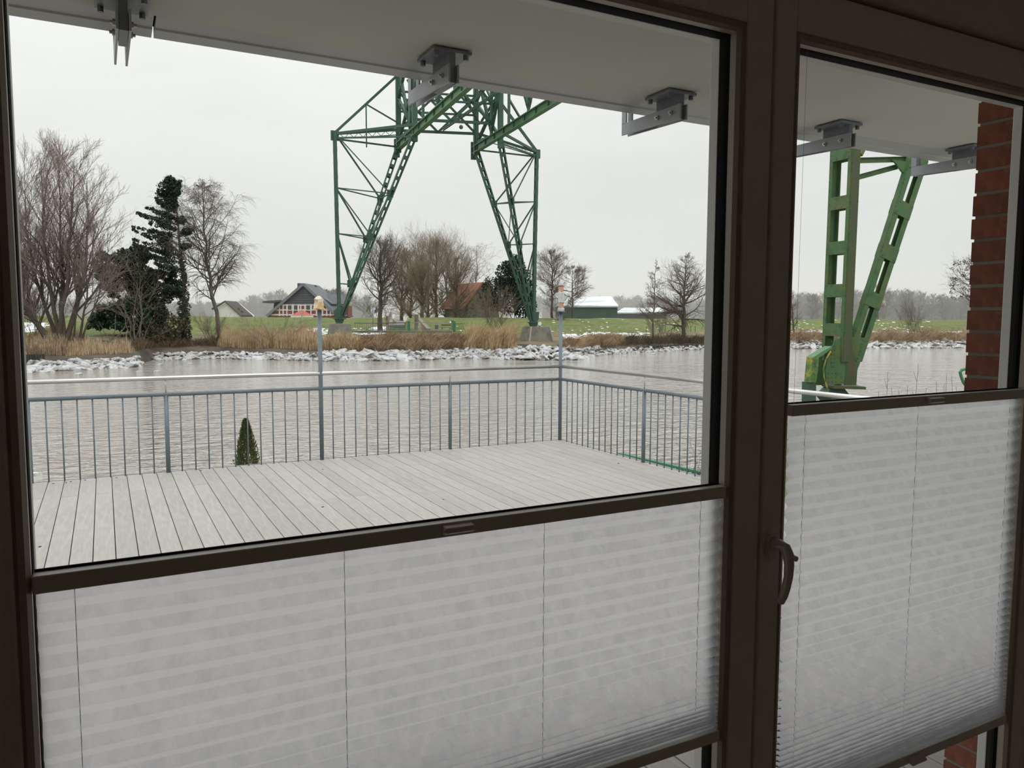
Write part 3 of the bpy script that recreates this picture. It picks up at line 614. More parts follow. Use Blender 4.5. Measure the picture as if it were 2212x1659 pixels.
# spruce leaning left with most branches on its left side
def spruce():
    rg = np.random.default_rng(5); base = bp(398, 7)+np.array([0, 0, -.2]); tp = at(370, 380, Dc); S = stem(base, tp, .36, 11, rg, .01, (.5, 0, 0))
    r = tag(empty('spruce_tree', base), 'ragged dark spruce with ivy-clad trunk beside the bare birch', 'tree')
    link('trunk', tubes_mesh('trunk', [S], M['bark'], 8), r)
    P = S[0][0]; br, bl = [], []
    spec = [(.985, .5, 1), (.96, .8, 1), (.93, 1.3, 1), (.91, 1.2, -1), (.89, 1.6, 1), (.955, 1.0, -1), (.85, 2.2, 1), (.81, 2.6, 1), (.77, 3.6, 1), (.755, 1.0, -1), (.73, 4.6, 1), (.70, 5.2, 1), (.68, 1.7, -1), (.655, 5.3, 1), (.62, 5.2, 1), (.60, 1.3, -1), (.575, 5.0, 1), (.54, 4.6, 1), (.50, 4.6, 1), (.46, 4.2, 1), (.42, 4.4, 1), (.38, 4.0, 1), (.34, 3.9, 1), (.30, 3.6, 1)]
    for (t_, L_, sd) in spec:
        for rep in range(3 if t_ < .9 else 4):
            x = t_*10-rg.uniform(0, .15); i = min(int(x), 9); p = P[i]+(P[i+1]-P[i])*(x-i); az = rg.normal(scale=.55); ln = L_*rg.uniform(.6, 1.05) if rep else L_
            d = -SIDE*sd*cos(az)+HEAD*sin(az)
            pts = [p+d*ln*s_+np.array([0, 0, (.18*sin(s_*2.2)-.05+(.45 if s_ > .75 else 0)*(s_-.75)+(.10*s_ if t_ < .8 else .5*s_))*ln*.8]) for s_ in np.linspace(0, 1, 6)]
            br.append(pts)
            s0 = .28 if t_ < .85 else .0
            for s_ in np.arange(s0, 1.01, .09 if ln > 2 else .16):
                k = min(int(s_*5), 4); q = pts[k]+(pts[k+1]-pts[k])*(s_*5-k); w_ = .25+.28*sin(min(s_+.15, 1)*pi)
                if rg.random() < .85: bl.append((q+np.array([rg.normal(scale=.12), rg.normal(scale=.3), -w_*.45]), (w_*.95, w_*1.2, w_*.8)))
    link('limbs', tubes_mesh('limbs', [(np.array(br), np.tile(np.linspace(.05, .015, 6), (len(br), 1)))], M['bark'], 4), r)
    tag(leaves('needles', bl, 36, .15, M['spruce'], 6, r, .4), kind='stuff')
    tag(leaves('needles', [blob_at(366, 393, Dc, .8, .9), blob_at(352, 404, Dc, .8, .7), blob_at(378, 400, Dc, .55, .8), blob_at(347, 420, Dc, .6, .8)], 260, .16, M['spruce'], 16, r), kind='stuff')
    iv = []
    for s_ in np.linspace(.02, .56, 30):
        x = s_*10; i = min(int(x), 9); p = P[i]+(P[i+1]-P[i])*(x-i); w_ = 1.15-1.35*s_; iv.append((p+SIDE*rg.normal(scale=.15), (w_*.85, w_*.85, .62)))
    tag(leaves('ivy', iv, 240, .14, M['ivy'], 7, r), kind='stuff')
spruce()
def shrub(name, label, base, blobs, per, size, m_, seed, stems=None, cat='shrub', group=None, bk='bark'):
    r = tag(empty(name, base), label, cat, group); rg = np.random.default_rng(seed)
    A = [stem(np.array(base)+np.array([rg.normal(scale=.4), rg.normal(scale=.4), -.2]), c+np.array([0, 0, .2]), .09, 7, rg, .05) for (c, q) in blobs]
    link('stems', tubes_mesh('stems', A, M[bk], 5), r)
    tag(leaves('foliage', blobs, per, size, m_, seed, r), kind='stuff')
    if stems:
        P0 = np.concatenate([a for a, b in A]); R0 = np.concatenate([b for a, b in A]); B = grow(P0, R0, 12, .3, 1, .8, lambda t_, L: L*.35, rg, 5, up=.3); tag(link('twigs', tubes_mesh('twigs', [B, grow(*B, 6, .2, 1, .6, lambda t_, L: L*.5, rg, 4)], M['twigo'], 3), r), kind='stuff')
    return r
Db = Dc-1
shrub('ivy_thicket', 'tall dark ivy-covered bush left of the spruce', bp(300, 8), [blob_at(250, 572, Db, 2.1, 1.6), blob_at(285, 560, Db, 2.2, 1.9), blob_at(228, 590, Db, 1.4, 1.1), blob_at(262, 610, Db, 2.2, 1.5), blob_at(310, 600, Db, 2.3, 2.2), blob_at(300, 650, Db, 2.3, 2.4), blob_at(335, 640, Db, 1.9, 2.2), blob_at(340, 690, Db, 1.8, 2.0), blob_at(300, 545, Db, 1.1, 1.2), blob_at(245, 630, Db, 1.0, .7)], 560, .2, M['ivy'], 41, True)
shrub('ivy_thicket', 'brownish olive tangle at the foot of the dark bush', bp(330, 5), [blob_at(330, 720, Db-2, 2.6, 1.3), blob_at(375, 700, Db-2, 1.6, 1.5), blob_at(290, 730, Db-3, 2.2, 1.0), blob_at(360, 725, Db-3, 2.3, 1.0)], 300, .17, M['olive'], 42, True, bk='barkg')
shrub('laurel_bush', 'low spreading green laurel bush under the dark thicket', bp(240, 7), [blob_at(215, 690, Db-3, 1.6, 1.1), blob_at(250, 675, Db-3, 2.0, 1.3), blob_at(290, 665, Db-3, 1.9, 1.2), blob_at(270, 700, Db-3, 2.3, 1.2), blob_at(205, 700, Db-4, 1.1, .8), blob_at(310, 690, Db-3, 1.5, 1.2)], 520, .2, M['laurel'], 43)
Dy = float(shoreD(1110))+42
shrub('yew_tree', 'dark green conifers behind the right tower foot', bp(1110, 42), [blob_at(1092, 600, Dy, 1.8, 3.0), blob_at(1112, 590, Dy, 2.0, 3.4), blob_at(1075, 635, Dy, 2.3, 3.2), blob_at(1100, 640, Dy, 2.8, 3.4), blob_at(1130, 620, Dy, 2.4, 3.2), blob_at(1135, 660, Dy, 2.0, 2.5), blob_at(1110, 570, Dy, 1.0, 1.4)], 210, .24, M['spruce'], 44, cat='tree')
shrub('spruce_tree', 'small dark conifer behind the brick house roof', bp(1052, 55), [blob_at(1052, 604+i*7, Dy+12, .5+.28*i, .7) for i in range(8)], 120, .2, M['spruce'], 45, cat='tree')
tag(leaves('withered_leaves', [(at(2075+rng.uniform(-22, 28), 600+rng.uniform(-38, 50), float(shoreD(2098))+22), (.5, .6, .35)) for _ in range(60)], 14, .16, M['brownleaf'], 46, oak), kind='stuff')
# twiggy willow bushes
def brush(px, d, wpx, y, n, label, seed, bk='twigo', group=None, cat='shrub'):
    rg = np.random.default_rng(seed); base = bp(px, d); D = float(shoreD(px))+d; A = []
    for i in range(n):
        x = px+rg.normal(scale=wpx*.12); b_ = bp(x, d+rg.uniform(-1, 1)); tp = at(px+rg.uniform(-.5, .5)*wpx, y+abs(rg.normal(scale=.22))*(700-y), D+rg.uniform(-1.5, 1.5)); A.append(stem(b_, tp, .03, 7, rg, .05))
    P0 = np.concatenate([a for a, b in A]); R0 = np.concatenate([b for a, b in A]); B = grow(P0, R0, 9, .25, 1, .5, lambda t_, L: L*.35, rg, 5, up=.5, rmin=.012); C = grow(*B, 4, .3, 1, .5, lambda t_, L: L*.5, rg, 4, up=.3, rmin=.01)
    r = tag(empty('willow_bush', base), label, cat, group); link('stems', tubes_mesh('stems', A, M['barkg'], 4), r); tag(link('twigs', tubes_mesh('twigs', [B, C], M[bk], 3), r), kind='stuff')
brush(1075, 16, 110, 636, 26, 'brown twiggy willow bush in front of the brick house', 51)
brush(1968, 6, 75, 660, 22, 'brown twiggy willow bush on the right bank', 52, 'twig')
brush(455, 7, 70, 690, 16, 'low twigs at the foot of the birch', 53)
brush(590, 4, 160, 700, 12, 'sparse twigs among the reeds left of the grey post', 54)
brush(1210, 34, 90, 640, 22, 'undergrowth below the trees left of the barn', 55, 'twig')
brush(800, 48, 110, 640, 20, 'hedge of brown twigs behind the left tower foot', 56, 'twig')
brush(1000, 44, 130, 640, 26, 'tangled brown hedge before the brick house', 57)
brush(1420, 6, 70, 690, 10, 'thin saplings around the slim alder', 58, 'twig')
brush(905, 48, 150, 652, 30, 'low brown thicket under the grove right of the avenue', 60)
brush(838, 30, 26, 668, 8, 'low twigs at the left edge of the avenue', 61, 'twig')
brush(80, 14, 150, 640, 18, 'thin brown undergrowth behind the multi-stemmed tree', 59, 'twig')
# hazy woods far behind
rg = np.random.default_rng(77); protos = []
for k in range(4):
    S = stem((0, 0, 0), (rg.uniform(-.8, .8), 0, 11), .3, 9, rg, .03); A = grow(*S, 34, .12, .97, .9, lambda t_, L: 3.6*crown('round', t_), rg, 5, up=.6, rf=.5, rmin=.05)
    B = grow(*A, 9, .15, 1, .7, lambda t_, L: L*.5, rg, 4, up=.5, rmin=.045); C = grow(*B, 3, .2, 1, .7, lambda t_, L: L*.6, rg, 3, up=.4, rmin=.04)
    protos.append((tubes_mesh('trunk', [S, A], M['bark'], 4), tubes_mesh('twigs', [B, C], M['twig'], 3)))
def wood(x0, x1, D0, D1_, n, ytop, label, group, seed):
    rg = np.random.default_rng(seed)
    for i in range(n):
        x = x0+(x1-x0)*(i+rg.random())/n; D = rg.uniform(D0, D1_); g_ = at(x, 690, D); g_[2] = -.4
        yt = ytop(x) if callable(ytop) else ytop; hgt = (at(x, yt+rg.uniform(-4, 9), D)[2]+.4); pr_ = protos[rg.integers(4)]; s_ = hgt/11.5
        r = tag(empty('distant_tree', g_), label, 'tree', group); r.rotation_euler = (0, 0, rg.uniform(0, 6.28)); r.scale = (s_*1.15, s_*1.15, s_)
        for me in pr_:
            o = bpy.data.objects.new(me.name, me); col.objects.link(o); o.parent = r
            if me.name.startswith('twigs'): o['kind'] = 'stuff'
wood(-20, 560, 300, 420, 40, lambda x: 640+.02*x, 'hazy bare tree of the far wood seen behind the left bank trees', 'far wood behind the left bank', 1)
wood(520, 800, 330, 430, 22, lambda x: 632+8*math.sin(x*.05), 'hazy tree of the far wood around the half-timbered house', 'far wood around the half-timbered house', 2)
wood(690, 735, 200, 240, 5, 622, 'pale bare tree just behind the half-timbered house', 'trees behind the half-timbered house', 3)
wood(1130, 1560, 380, 480, 34, lambda x: 636+(x-1270)*.02, 'hazy tree of the far wood behind the green barn', 'far wood behind the barn', 4)
wood(1690, 2300, 260, 380, 44, lambda x: 632-9*math.sin((x-1700)*.009), 'hazy tree of the far wood seen in the narrow right window', 'far wood in the right window', 5)
# understorey: continuous thicket at the foot of the far woods
M['farwood'] = mat('far_thicket', (.075, .075, .068), .95)
def thicket(x0, x1, D, ytop, seed):
    rg = np.random.default_rng(seed); bl = []
    for x in np.arange(x0, x1, 7.):
        y = ytop+rg.uniform(-3, 6); p = at(x, y, D+rg.uniform(-10, 20)); h_ = max(p[2]+.5, 1)/2; bl.append(((p[0], p[1], h_-.5), (2.2, 3, h_)))
    o = leaves('far_thicket', bl, 85, .9, M['farwood'], seed); o['kind'] = 'stuff'; tag(o, 'hazy grey-brown thicket at the foot of the far wood', 'thicket')
    return o
thicket(-40, 800, 420, 655, 1); thicket(1180, 1560, 470, 655, 2); thicket(1690, 2420, 370, 655, 3)
# ---------------------------------------------------------------- reeds
M['reed'] = mat('dry_reed', (.62, .47, .29), .9, noise=[((.40, .28, .16), .8, .4, .62), ((.70, .58, .40), 2.5, .5, .7)])
M['reed2'] = mat('flattened_reed', (.46, .34, .215), .9, noise=[((.28, .19, .115), .8, .4, .6), ((.60, .49, .34), 2.5, .5, .7)])
def reeds(name, label, x0, x1, d0, d1, n, h, lean, m_, seed, wid=.022, spread=.12, flat=0):
    rg = np.random.default_rng(seed); px = rg.uniform(x0, x1, n); d = rg.uniform(d0, d1, n)
    edge = np.clip(np.minimum(px-x0, x1-px)/14, .35, 1)
    B = gpos(px, d); H = h*rg.uniform(.45, 1.12, n)*edge*(1+.18*np.sin(px*.07)+.14*np.sin(px*.23+2)+.14*np.sin(px*.9+d*2)+.12*np.sin(px*2.3+d)); cl = np.sin(px*.11+d)*.5
    dirv = SIDE*(lean+rg.normal(scale=spread, size=n)+flat*cl)[:, None]+HEAD*(rg.normal(scale=spread, size=n)-.6*flat*abs(np.sin(px*.05)))[:, None]
    M1 = B+dirv*(H*.4)[:, None]+np.array([0, 0, 1])*(H*.58)[:, None]; T = B+dirv*(H*1.0)[:, None]+np.array([0, 0, 1])*(H*np.clip(1-flat*.35*np.abs(cl), .3, 1))[:, None]
    a = rg.uniform(0, pi, n); wv = np.stack([np.cos(a), np.sin(a), 0*a], 1)*wid
    q = np.stack([B-wv, B+wv, M1+wv*.8, M1-wv*.8, T+wv*.9+0*T, T-wv*.3], 1).reshape(-1, 3); i = np.arange(n)[:, None]*6
    Fc = np.concatenate([i+np.array([0, 1, 2, 3]), i+np.array([3, 2, 4, 5])]); o = link(name, npmesh(name, q, Fc, m_)); o['kind'] = 'stuff'; return tag(o, label, 'reeds')
reeds('reed_bed', 'upright dry reeds left of the left tower foot', 470, 700, 3.5, 12, 9000, 1.75, .05, M['reed'], 1)
reeds('reed_bed', 'reddish dry reeds around the multi-stemmed tree', 10, 190, 4, 16, 6500, 1.3, .0, M['reed2'], 2)
reeds('reed_bed', 'thin reeds on the mud bank below the dark bush', 140, 290, 3, 6, 900, 1.2, .0, M['reed'], 3)
reeds('reed_bed', 'dry reeds hanging before the left foundation', 690, 790, 4, 7, 4200, 1.35, -.1, M['reed'], 4, spread=.16)
reeds('reed_clump', 'wind-flattened reeds below the green gates', 740, 1010, 2.2, 11, 9000, 1.25, .35, M['reed2'], 5, spread=.4, flat=1)
reeds('reed_clump', 'tall pale reed clump left of the concrete pedestal', 1000, 1115, 2.0, 9, 7000, 2.1, .25, M['reed'], 6, spread=.22, flat=.4)
reeds('reed_clump', 'flattened reeds right of the concrete pedestal', 1205, 1350, 2.0, 9, 5200, 1.2, .35, M['reed2'], 7, spread=.4, flat=1)
reeds('reed_clump', 'dark overhanging grass below the right bank alders', 1340, 1570, 1.8, 7, 5200, 1.0, .1, mat('dark_grass', (.12, .10, .065), .9), 8, spread=.4, flat=.6)
reeds('reed_clump', 'flattened reeds on the right bank', 1680, 2260, 1.5, 8, 16000, 1.7, .35, M['reed2'], 9, spread=.45, flat=.9)
reeds('reed_clump', 'brown bank grass below the spruce and birch', 280, 480, 3.5, 9, 4200, .8, .1, mat('brown_grass', (.17, .13, .08), .9), 10, spread=.4, flat=.5)
# driftwood-like reed litter at the foot of the bank is part of the mud; timber sheet walls
M['pile'] = mat('old_pile', (.05, .047, .045), .9, noise=((.09, .085, .08), 3, .4, .6), rnd=.2)
def piles(x0, x1, d, n, h, label):
    r = tag(empty('sheet_piling', bp((x0+x1)/2, d)), label, 'wall')
    for i in range(n):
        x = x0+(x1-x0)*(i+.5)/n; p = bp(x, d).copy(); w_ = (x1-x0)/n/F_PX*(float(shoreD(x))+d)
        MB().beam((p[0], p[1], WZ-.6), (p[0], p[1], WZ+h+(.04 if i % 2 else 0)), w_*.8, .14, u=SIDE).build('pile', M['pile'], r)
piles(20, 96, 1.5, 13, 1.35, 'dark sheet pile wall at the left edge of the far bank')
piles(1375, 1545, .8, 24, .85, 'dark sheet pile wall under the right bank alders')

# ---------------------------------------------------------------- ice floes and snow
def slab_mesh(seed, n=9):
    rg = np.random.default_rng(seed); a = np.linspace(0, 2*pi, n, endpoint=False)+rg.normal(scale=.15, size=n); r = rg.uniform(.65, 1.1, n); m_ = MB()
    for (k, z) in ((1.05, 0), (1.0, .55), (.72, .95)): m_.v += [(cos(a[i])*r[i]*k, sin(a[i])*r[i]*k*.8, z+(rg.normal(scale=.22) if z > .4 else 0)) for i in range(n)]
    m_.v.append((0, 0, 1.05)); m_.f.append(tuple(range(n))[::-1])
    for k in range(2): m_.f += [(k*n+i, k*n+(i+1) % n, (k+1)*n+(i+1) % n, (k+1)*n+i) for i in range(n)]
    m_.f += [(2*n+i, 2*n+(i+1) % n, 3*n) for i in range(n)]
    return m_
ice_protos = [slab_mesh(s_) for s_ in range(7)]; ice_me = [m_.mesh('ice_floe', M['ice']) for m_ in ice_protos]
def floes(x0, x1, d0, d1, n, size, label, group, seed, tilt=.25, zup=0.):
    rg = np.random.default_rng(seed)
    for i in range(n):
        x = x0+(x1-x0)*(i+rg.random())/n; d = rg.uniform(d0, d1); p = bp(x, d).copy(); s_ = size*rg.uniform(.55, 1.25); zb = max(p[2], WZ)-.1+rg.uniform(0, zup)
        o = link('ice_floe', ice_me[rg.integers(7)], None, (p[0], p[1], zb)); o.scale = (s_*1.15, s_*rg.uniform(.7, 1.1), s_*rg.uniform(.22, .5)); o.rotation_euler = (rg.normal(scale=tilt), rg.normal(scale=tilt), rg.uniform(0, 6.28))
        tag(o, label, 'ice', group)
def rubble(x0, x1, d0, d1, n, size, label, seed, mt=None, zup=.15, z=None, name='ice_rubble', cat='ice'):
    rg = np.random.default_rng(seed); vs, fs, b = [], [], 0; m_ = ice_protos[0]
    tri = []
    for q in m_.f:
        for k in range(1, len(q)-1): tri.append((q[0], q[k], q[k+1]))
    tri = np.array(tri)
    for i in range(n):
        pm = np.array(ice_protos[rg.integers(7)].v); x = rg.uniform(x0, x1); d = rg.uniform(d0, d1)
        p = bp(x, d).copy(); s_ = size*rg.uniform(.4, 1.4); a = rg.uniform(0, 6.28); c_, n_ = cos(a), sin(a); R_ = np.array([[c_, -n_, 0], [n_, c_, 0], [0, 0, 1]])
        tl = rg.normal(scale=.25, size=2); q = (pm*np.array([s_, s_, s_*(.5 if mt is None else .16)]))@R_.T; q[:, 2] += q[:, 0]*tl[0]*(mt is None)+q[:, 1]*tl[1]*(mt is None)
        zb = (max(p[2], WZ)-.08+rg.uniform(0, zup)) if z is None else p[2]-.01
        if mt is not None:
            e_ = .6; g1 = bp(x, d-.3)[2]; g2 = bp(x, d+.3)[2]; sl_ = (g2-g1)/.6; q[:, 2] += (q@HEAD)*sl_
        vs.append(q+np.array([p[0], p[1], zb])); fs.append(tri+b); b += len(pm)
    o = link(name, npmesh(name, np.concatenate(vs), np.concatenate(fs), mt or M['ice'])); o['kind'] = 'stuff'; return tag(o, label, cat)
floes(30, 290, -3.0, .8, 42, .75, 'dirty white ice floe piled below the sheet wall and dark bush', 'ice floes at the left of the far bank', 1)
floes(330, 560, -.8, .8, 16, .6, 'thin grey ice floe at the waterline below the birch', 'ice floes below the birch', 2, .15)
floes(540, 700, -.6, 1.0, 20, .8, 'white ice floe below the upright reeds', 'ice floes below the reeds', 3)
floes(700, 905, -1.6, 1.4, 50, .9, 'large piled white ice floe right of the middle post', 'ice floes right of the middle post', 4, .3, .3)
floes(905, 1115, -1.2, .8, 30, .6, 'broken ice floe below the tall reed clump', 'ice floes below the reed clump', 5)
floes(1095, 1270, -3.2, .8, 42, .85, 'ice floe heaped around the concrete pedestal', 'ice floes around the pedestal', 6, .25, .3)
floes(1270, 1540, -.8, .6, 30, .55, 'ice floe along the right bank below the alders', 'ice floes below the alders', 7)
floes(1690, 2120, -1.0, 1.2, 54, .95, 'ice floe on the far shore in the right window', 'ice floes in the right window', 8, .35, .3)
rubble(20, 300, -2.5, 1.2, 500, .4, 'crushed ice and snow between the left floes', 1)
rubble(330, 700, -.8, 1.2, 450, .35, 'crushed ice along the shore below birch and reeds', 2)
rubble(690, 1120, -1.2, 1.8, 800, .4, 'crushed ice along the shore right of the middle post', 3)
rubble(1095, 1300, -2.0, 2.8, 420, .4, 'crushed ice around the concrete pedestal', 4)
rubble(1300, 1560, -.6, 1.0, 260, .35, 'crushed ice below the sheet pile wall', 5)
rubble(1680, 2260, -.8, 2.4, 900, .45, 'crushed ice on the shore in the right window', 6)
for (x, y, s_) in ((345, 788, .35), (171, 809, .4), (302, 803, .3), (340, 802, .3), (991, 775, .5), (1348, 770, .3), (1410, 765, .45), (1372, 769, .25), (1737, 757, .3), (410, 786, .3), (960, 778, .25), (75, 1022, .2)):
    p = on(x, y, 2, WZ); o = link('ice_floe', ice_me[int(x) % 7], None, (p[0], p[1], WZ-.05)); o.scale = (s_, s_, s_*.45); tag(o, 'small lone ice piece drifting on the brown water', 'ice', 'drifting ice pieces')
S_ = M['snow']
rubble(640, 800, 18, 25, 190, .34, 'patchy snow on the dike behind the left tower foot', 11, S_, z=1, name='snow_patch', cat='snow')
rubble(806, 832, 19, 27, 90, .45, 'snow beside the steps left of the avenue', 12, S_, z=1, name='snow_patch', cat='snow')
rubble(1215, 1400, 16, 20, 200, .4, 'line of snow at the dike foot right of the pedestal', 13, S_, z=1, name='snow_patch', cat='snow')
rubble(1190, 1520, 20, 36, 45, .25, 'scattered snow spots on the green dike below the barn', 14, S_, z=1, name='snow_patch', cat='snow')
rubble(1680, 2200, 16, 20, 420, .45, 'line of snow at the dike foot in the right window', 15, S_, z=1, name='snow_patch', cat='snow')
rubble(1700, 2010, 21, 35, 110, .28, 'scattered snow spots on the dike in the right window', 16, S_, z=1, name='snow_patch', cat='snow')
rubble(30, 100, 22, 30, 90, .5, 'snow on the dike behind the multi-stemmed tree', 17, S_, z=1, name='snow_patch', cat='snow')
rubble(900, 1000, 24, 36, 14, .22, 'few snow spots on the dike right of the avenue', 18, S_, z=1, name='snow_patch', cat='snow')
# ================================================================ GREEN TRANSPORTER BRIDGE
M['green'] = mat('green_paint_far', (.05, .122, .08), .55, noise=((.04, .092, .06), .6, .4, .65))
M['greenl'] = mat('green_paint_rail', (.10, .225, .115), .5, noise=((.065, .155, .08), .5, .4, .65))
M['greendk'] = mat('green_weathered', (.045, .085, .035), .7, noise=((.09, .075, .035), 2.2, .42, .6))
M['greenn'] = mat('green_paint_near', (.058, .145, .050), .55, noise=[((.10, .135, .04), 2.0, .45, .68), ((.04, .095, .036), 5, .5, .7)], bump=(12, .2, .006))
M['lichen'] = mat('lichened_green', (.09, .19, .06), .8, noise=[((.36, .33, .05), 4, .45, .6), ((.06, .06, .05), 9, .52, .68)])
AL = TH-radians(22.5); BV = V(sin(AL), cos(AL), 0); CV = V(cos(AL), -sin(AL), 0)
br = tag(empty('transporter_bridge', at(733, 700, 95)), 'tall green steel lattice transporter bridge spanning the river on splayed legs', 'bridge')
def part(m, name, mt, **k): return m.build(name, mt, br, **k)
def lattice(m, p0, p1, u, v, su, wv, step, bl, t=.05, w1=None, fl=.10, skip0=.3, skip1=.3, faces=(-1, 1)):
    """two parallel webs (offset along u, width along v) joined by batten plates"""
    p0 = np.array(p0, float); p1 = np.array(p1, float); a = p1-p0; L = np.linalg.norm(a); a /= L
    u = nrm(u-a*(u@a)); v = nrm(v-a*(v@a)-u*(v@u)); s1, v1 = w1 if w1 else (su, wv)
    for s_ in (-1, 1):
        m.beam(p0+u*s_*su/2, p1+u*s_*s1/2, t, wv, u, (t, v1))
        for q in (-1, 1):
            m.beam(p0+u*s_*(su/2-fl/2)+v*q*wv/2, p1+u*s_*(s1/2-fl/2)+v*q*v1/2, fl, t*.6, u)
    n = max(int((L-skip0-skip1)/step), 1)
    for i in range(n+1):
        f = (skip0+(L-skip0-skip1)*i/n)/L; c = p0+(p1-p0)*f; su_ = su+(s1-su)*f; wv_ = wv+(v1-wv)*f
        for q in faces: m.beam(c-a*bl/2+v*q*(wv_/2+t*.3), c+a*bl/2+v*q*(wv_/2+t*.3), su_, t*.5, u)
    return m
OL0, OL1 = at(733, 697, 95), at(723, 287, 95)
OR0, OR1 = at(1152, 704, 104.7), at(1159.5, 327, 104.7)
AL1, BL1 = at(861, 316, 101.6), at(896, 291, 94.3)
AR1, BR1 = at(1028, 322, 105.3), at(1081, 306, 98.0)
def legs(O0, O1, A1, B1, sgn, kA, nm):
    b0 = O0+V(0, 0, .9)
    m = MB(); lattice(m, O0+V(0, 0, .6), O1, BV, CV, .5, .36, 1.6, .55, .07, skip0=2.2)
    part(m, 'outer_post', M['green'])
    for E1, off in ((A1, .35), (B1, -.35)):
        q = b0+CV*sgn*.35+BV*off*.6
        m = MB(); lattice(m, q, E1, CV, BV, .36, .42, 1.25, .45, .06, (.62, .5), skip0=2.2, fl=.12); part(m, 'lattice_leg', M['green'])
    # struts between outer post and both legs
    for fz, both in ((.715, 1), (.475, 1), (.21, 0)):
        P = O0+(O1-O0)*fz
        for E1 in (A1, B1):
            Q = b0+(E1-b0)*(fz-.035)
            part(MB().beam(P, Q, .13, .13), 'strut', M['green'])
    for fa, fb_ in ((1, .68), (.715, .44), (.475, .18)):
        P = O0+(O1-O0)*fa
        for E1 in (A1, B1):
            Q = b0+(E1-b0)*(fb_); part(MB().beam(P, Q, .19 if E1 is A1 else .14, .12), 'brace', M['green'])
    for fz in (.68, .44, .18):
        a_, c_ = b0+(A1-b0)*fz, b0+(B1-b0)*fz; part(MB().beam(a_, c_, .13, .13), 'strut', M['green'])
    for f0, f1 in ((.68, .44), (.44, .18)):
        part(MB().beam(b0+(A1-b0)*f0, b0+(B1-b0)*f1, .1, .1), 'brace', M['green']); part(MB().beam(b0+(B1-b0)*f0, b0+(A1-b0)*f1, .1, .1), 'brace', M['green'])
    for fz in (.68, .44, .18):
        for E1 in (A1, B1):
            c_ = b0+(E1-b0)*fz; part(MB().beam(c_-V(0, 0, .45), c_+V(0, 0, .45), .75, .10, CV), 'gusset_plate', M['green'])
    # foot
    m = MB(); m.prism([O0+CV*x+V(0, 0, z)-BV*.25 for x, z in ((-.6, 1.0), (-.65, 1.5), (-.25, 1.9), (.75, 1.9), (.7, .9), (.4, .5), (-.4, .5))], BV*.5); part(m, 'foot_gusset', M['green'])
    m = MB(); m.beam(O0+V(0, 0, .42), O0+V(0, 0, .56), 1.5, 1.0, CV); m.beam(O0+V(0, 0, -.1), O0+V(0, 0, .44), .7, .6, CV, (1.1, .8)); part(m, 'bearing', M['green'])
    # top strut (box with lacing) and lower strut to the rails
    for E1 in (A1, B1):
        T1 = E1+V(0, 0, 2.1 if E1 is A1 else 1.2)
        part(MB().beam(O1+V(0, 0, -.1), T1, .32, .2), 'top_strut', M['green'])
    part(MB().beam(O1+V(0, 0, -.7), A1+V(0, 0, -.1), .2, .14), 'strut', M['green']); part(MB().beam(O1+V(0, 0, -.6), B1+V(0, 0, -.2), .2, .14), 'strut', M['green'])
    m = MB()
    for i in range(14):
        f0, f1 = i/14, (i+1)/14; up0 = O1+V(0, 0, -.1)+(A1+V(0, 0, 2.1)-O1)*f0; up1 = O1+V(0, 0, -.1)+(A1+V(0, 0, 2.1)-O1)*f1; lo0 = O1+V(0, 0, -.72)+(A1+V(0, 0, 1.45)-O1+V(0, 0, .72))*f0; lo1 = O1+V(0, 0, -.72)+(A1+V(0, 0, 1.45)-O1+V(0, 0, .72))*f1
        m.beam(*((up0, lo1) if i % 2 else (lo0, up1)), .05, .05)
    m.beam(O1+V(0, 0, -.72), A1+V(0, 0, 1.45), .1, .1); part(m, 'lacing', M['green'])
    part(MB().beam(O1-V(0, 0, .9), O1+V(0, 0, .25), .95, .25, CV), 'gusset_plate', M['green'])
legs(OL0, OL1, AL1, BL1, 1, 1, 'l'); legs(OR0, OR1, AR1, BR1, -1, 1, 'r')
# gallow-like gable braces from the outer post up to the tower head
HL = at(856, 165, 99); HR = at(1062, 196, 103)
part(MB().beam(OL1, HL, .30, .22), 'gable_brace', M['green']); part(MB().beam(OR1, HR, .34, .24), 'gable_brace', M['green'])
mid = OL1+(HL-OL1)*.5; part(MB().beam(mid, at(864, 268, 99), .16, .14), 'brace', M['green']); part(MB().beam(mid, mid-V(0, 0, 5.2), .13, .13), 'hanger', M['green'])
# runway rails for the gondola
for E1, px_, py_, Dn in ((AL1, 1003, 190, 76.2), (AR1, 1214, 219, 80.5)):
    Q = at(px_, py_, Dn); Q[2] = E1[2]; d = nrm(Q-E1); far = E1-d*.8; end = E1+d*84
    m = MB(); m.beam(far+V(0, 0, .42), end+V(0, 0, .42), .10, .62, (0, 0, 1)); m.beam(far+V(0, 0, -.42), end+V(0, 0, -.42), .10, .62, (0, 0, 1)); m.beam(far, end, .84, .12, (0, 0, 1)); part(m, 'runway_beam', M['greenl'])
    n = 26; m = MB()
    for i in range(n):
        c_ = far+(end-far)*(i+.5)/n; m.beam(c_-V(0, 0, .4), c_+V(0, 0, .4), .46, .06, nrm(np.cross(d, (0, 0, 1.))))
    part(m, 'stiffener', M['green'])
    part(MB().beam(far-d*.2-V(0, 0, 1.2), far-d*.2+V(0, 0, 1.1), .7, .3, CV), 'end_stop', M['green'])
RD = d; sepv = AR1-AL1
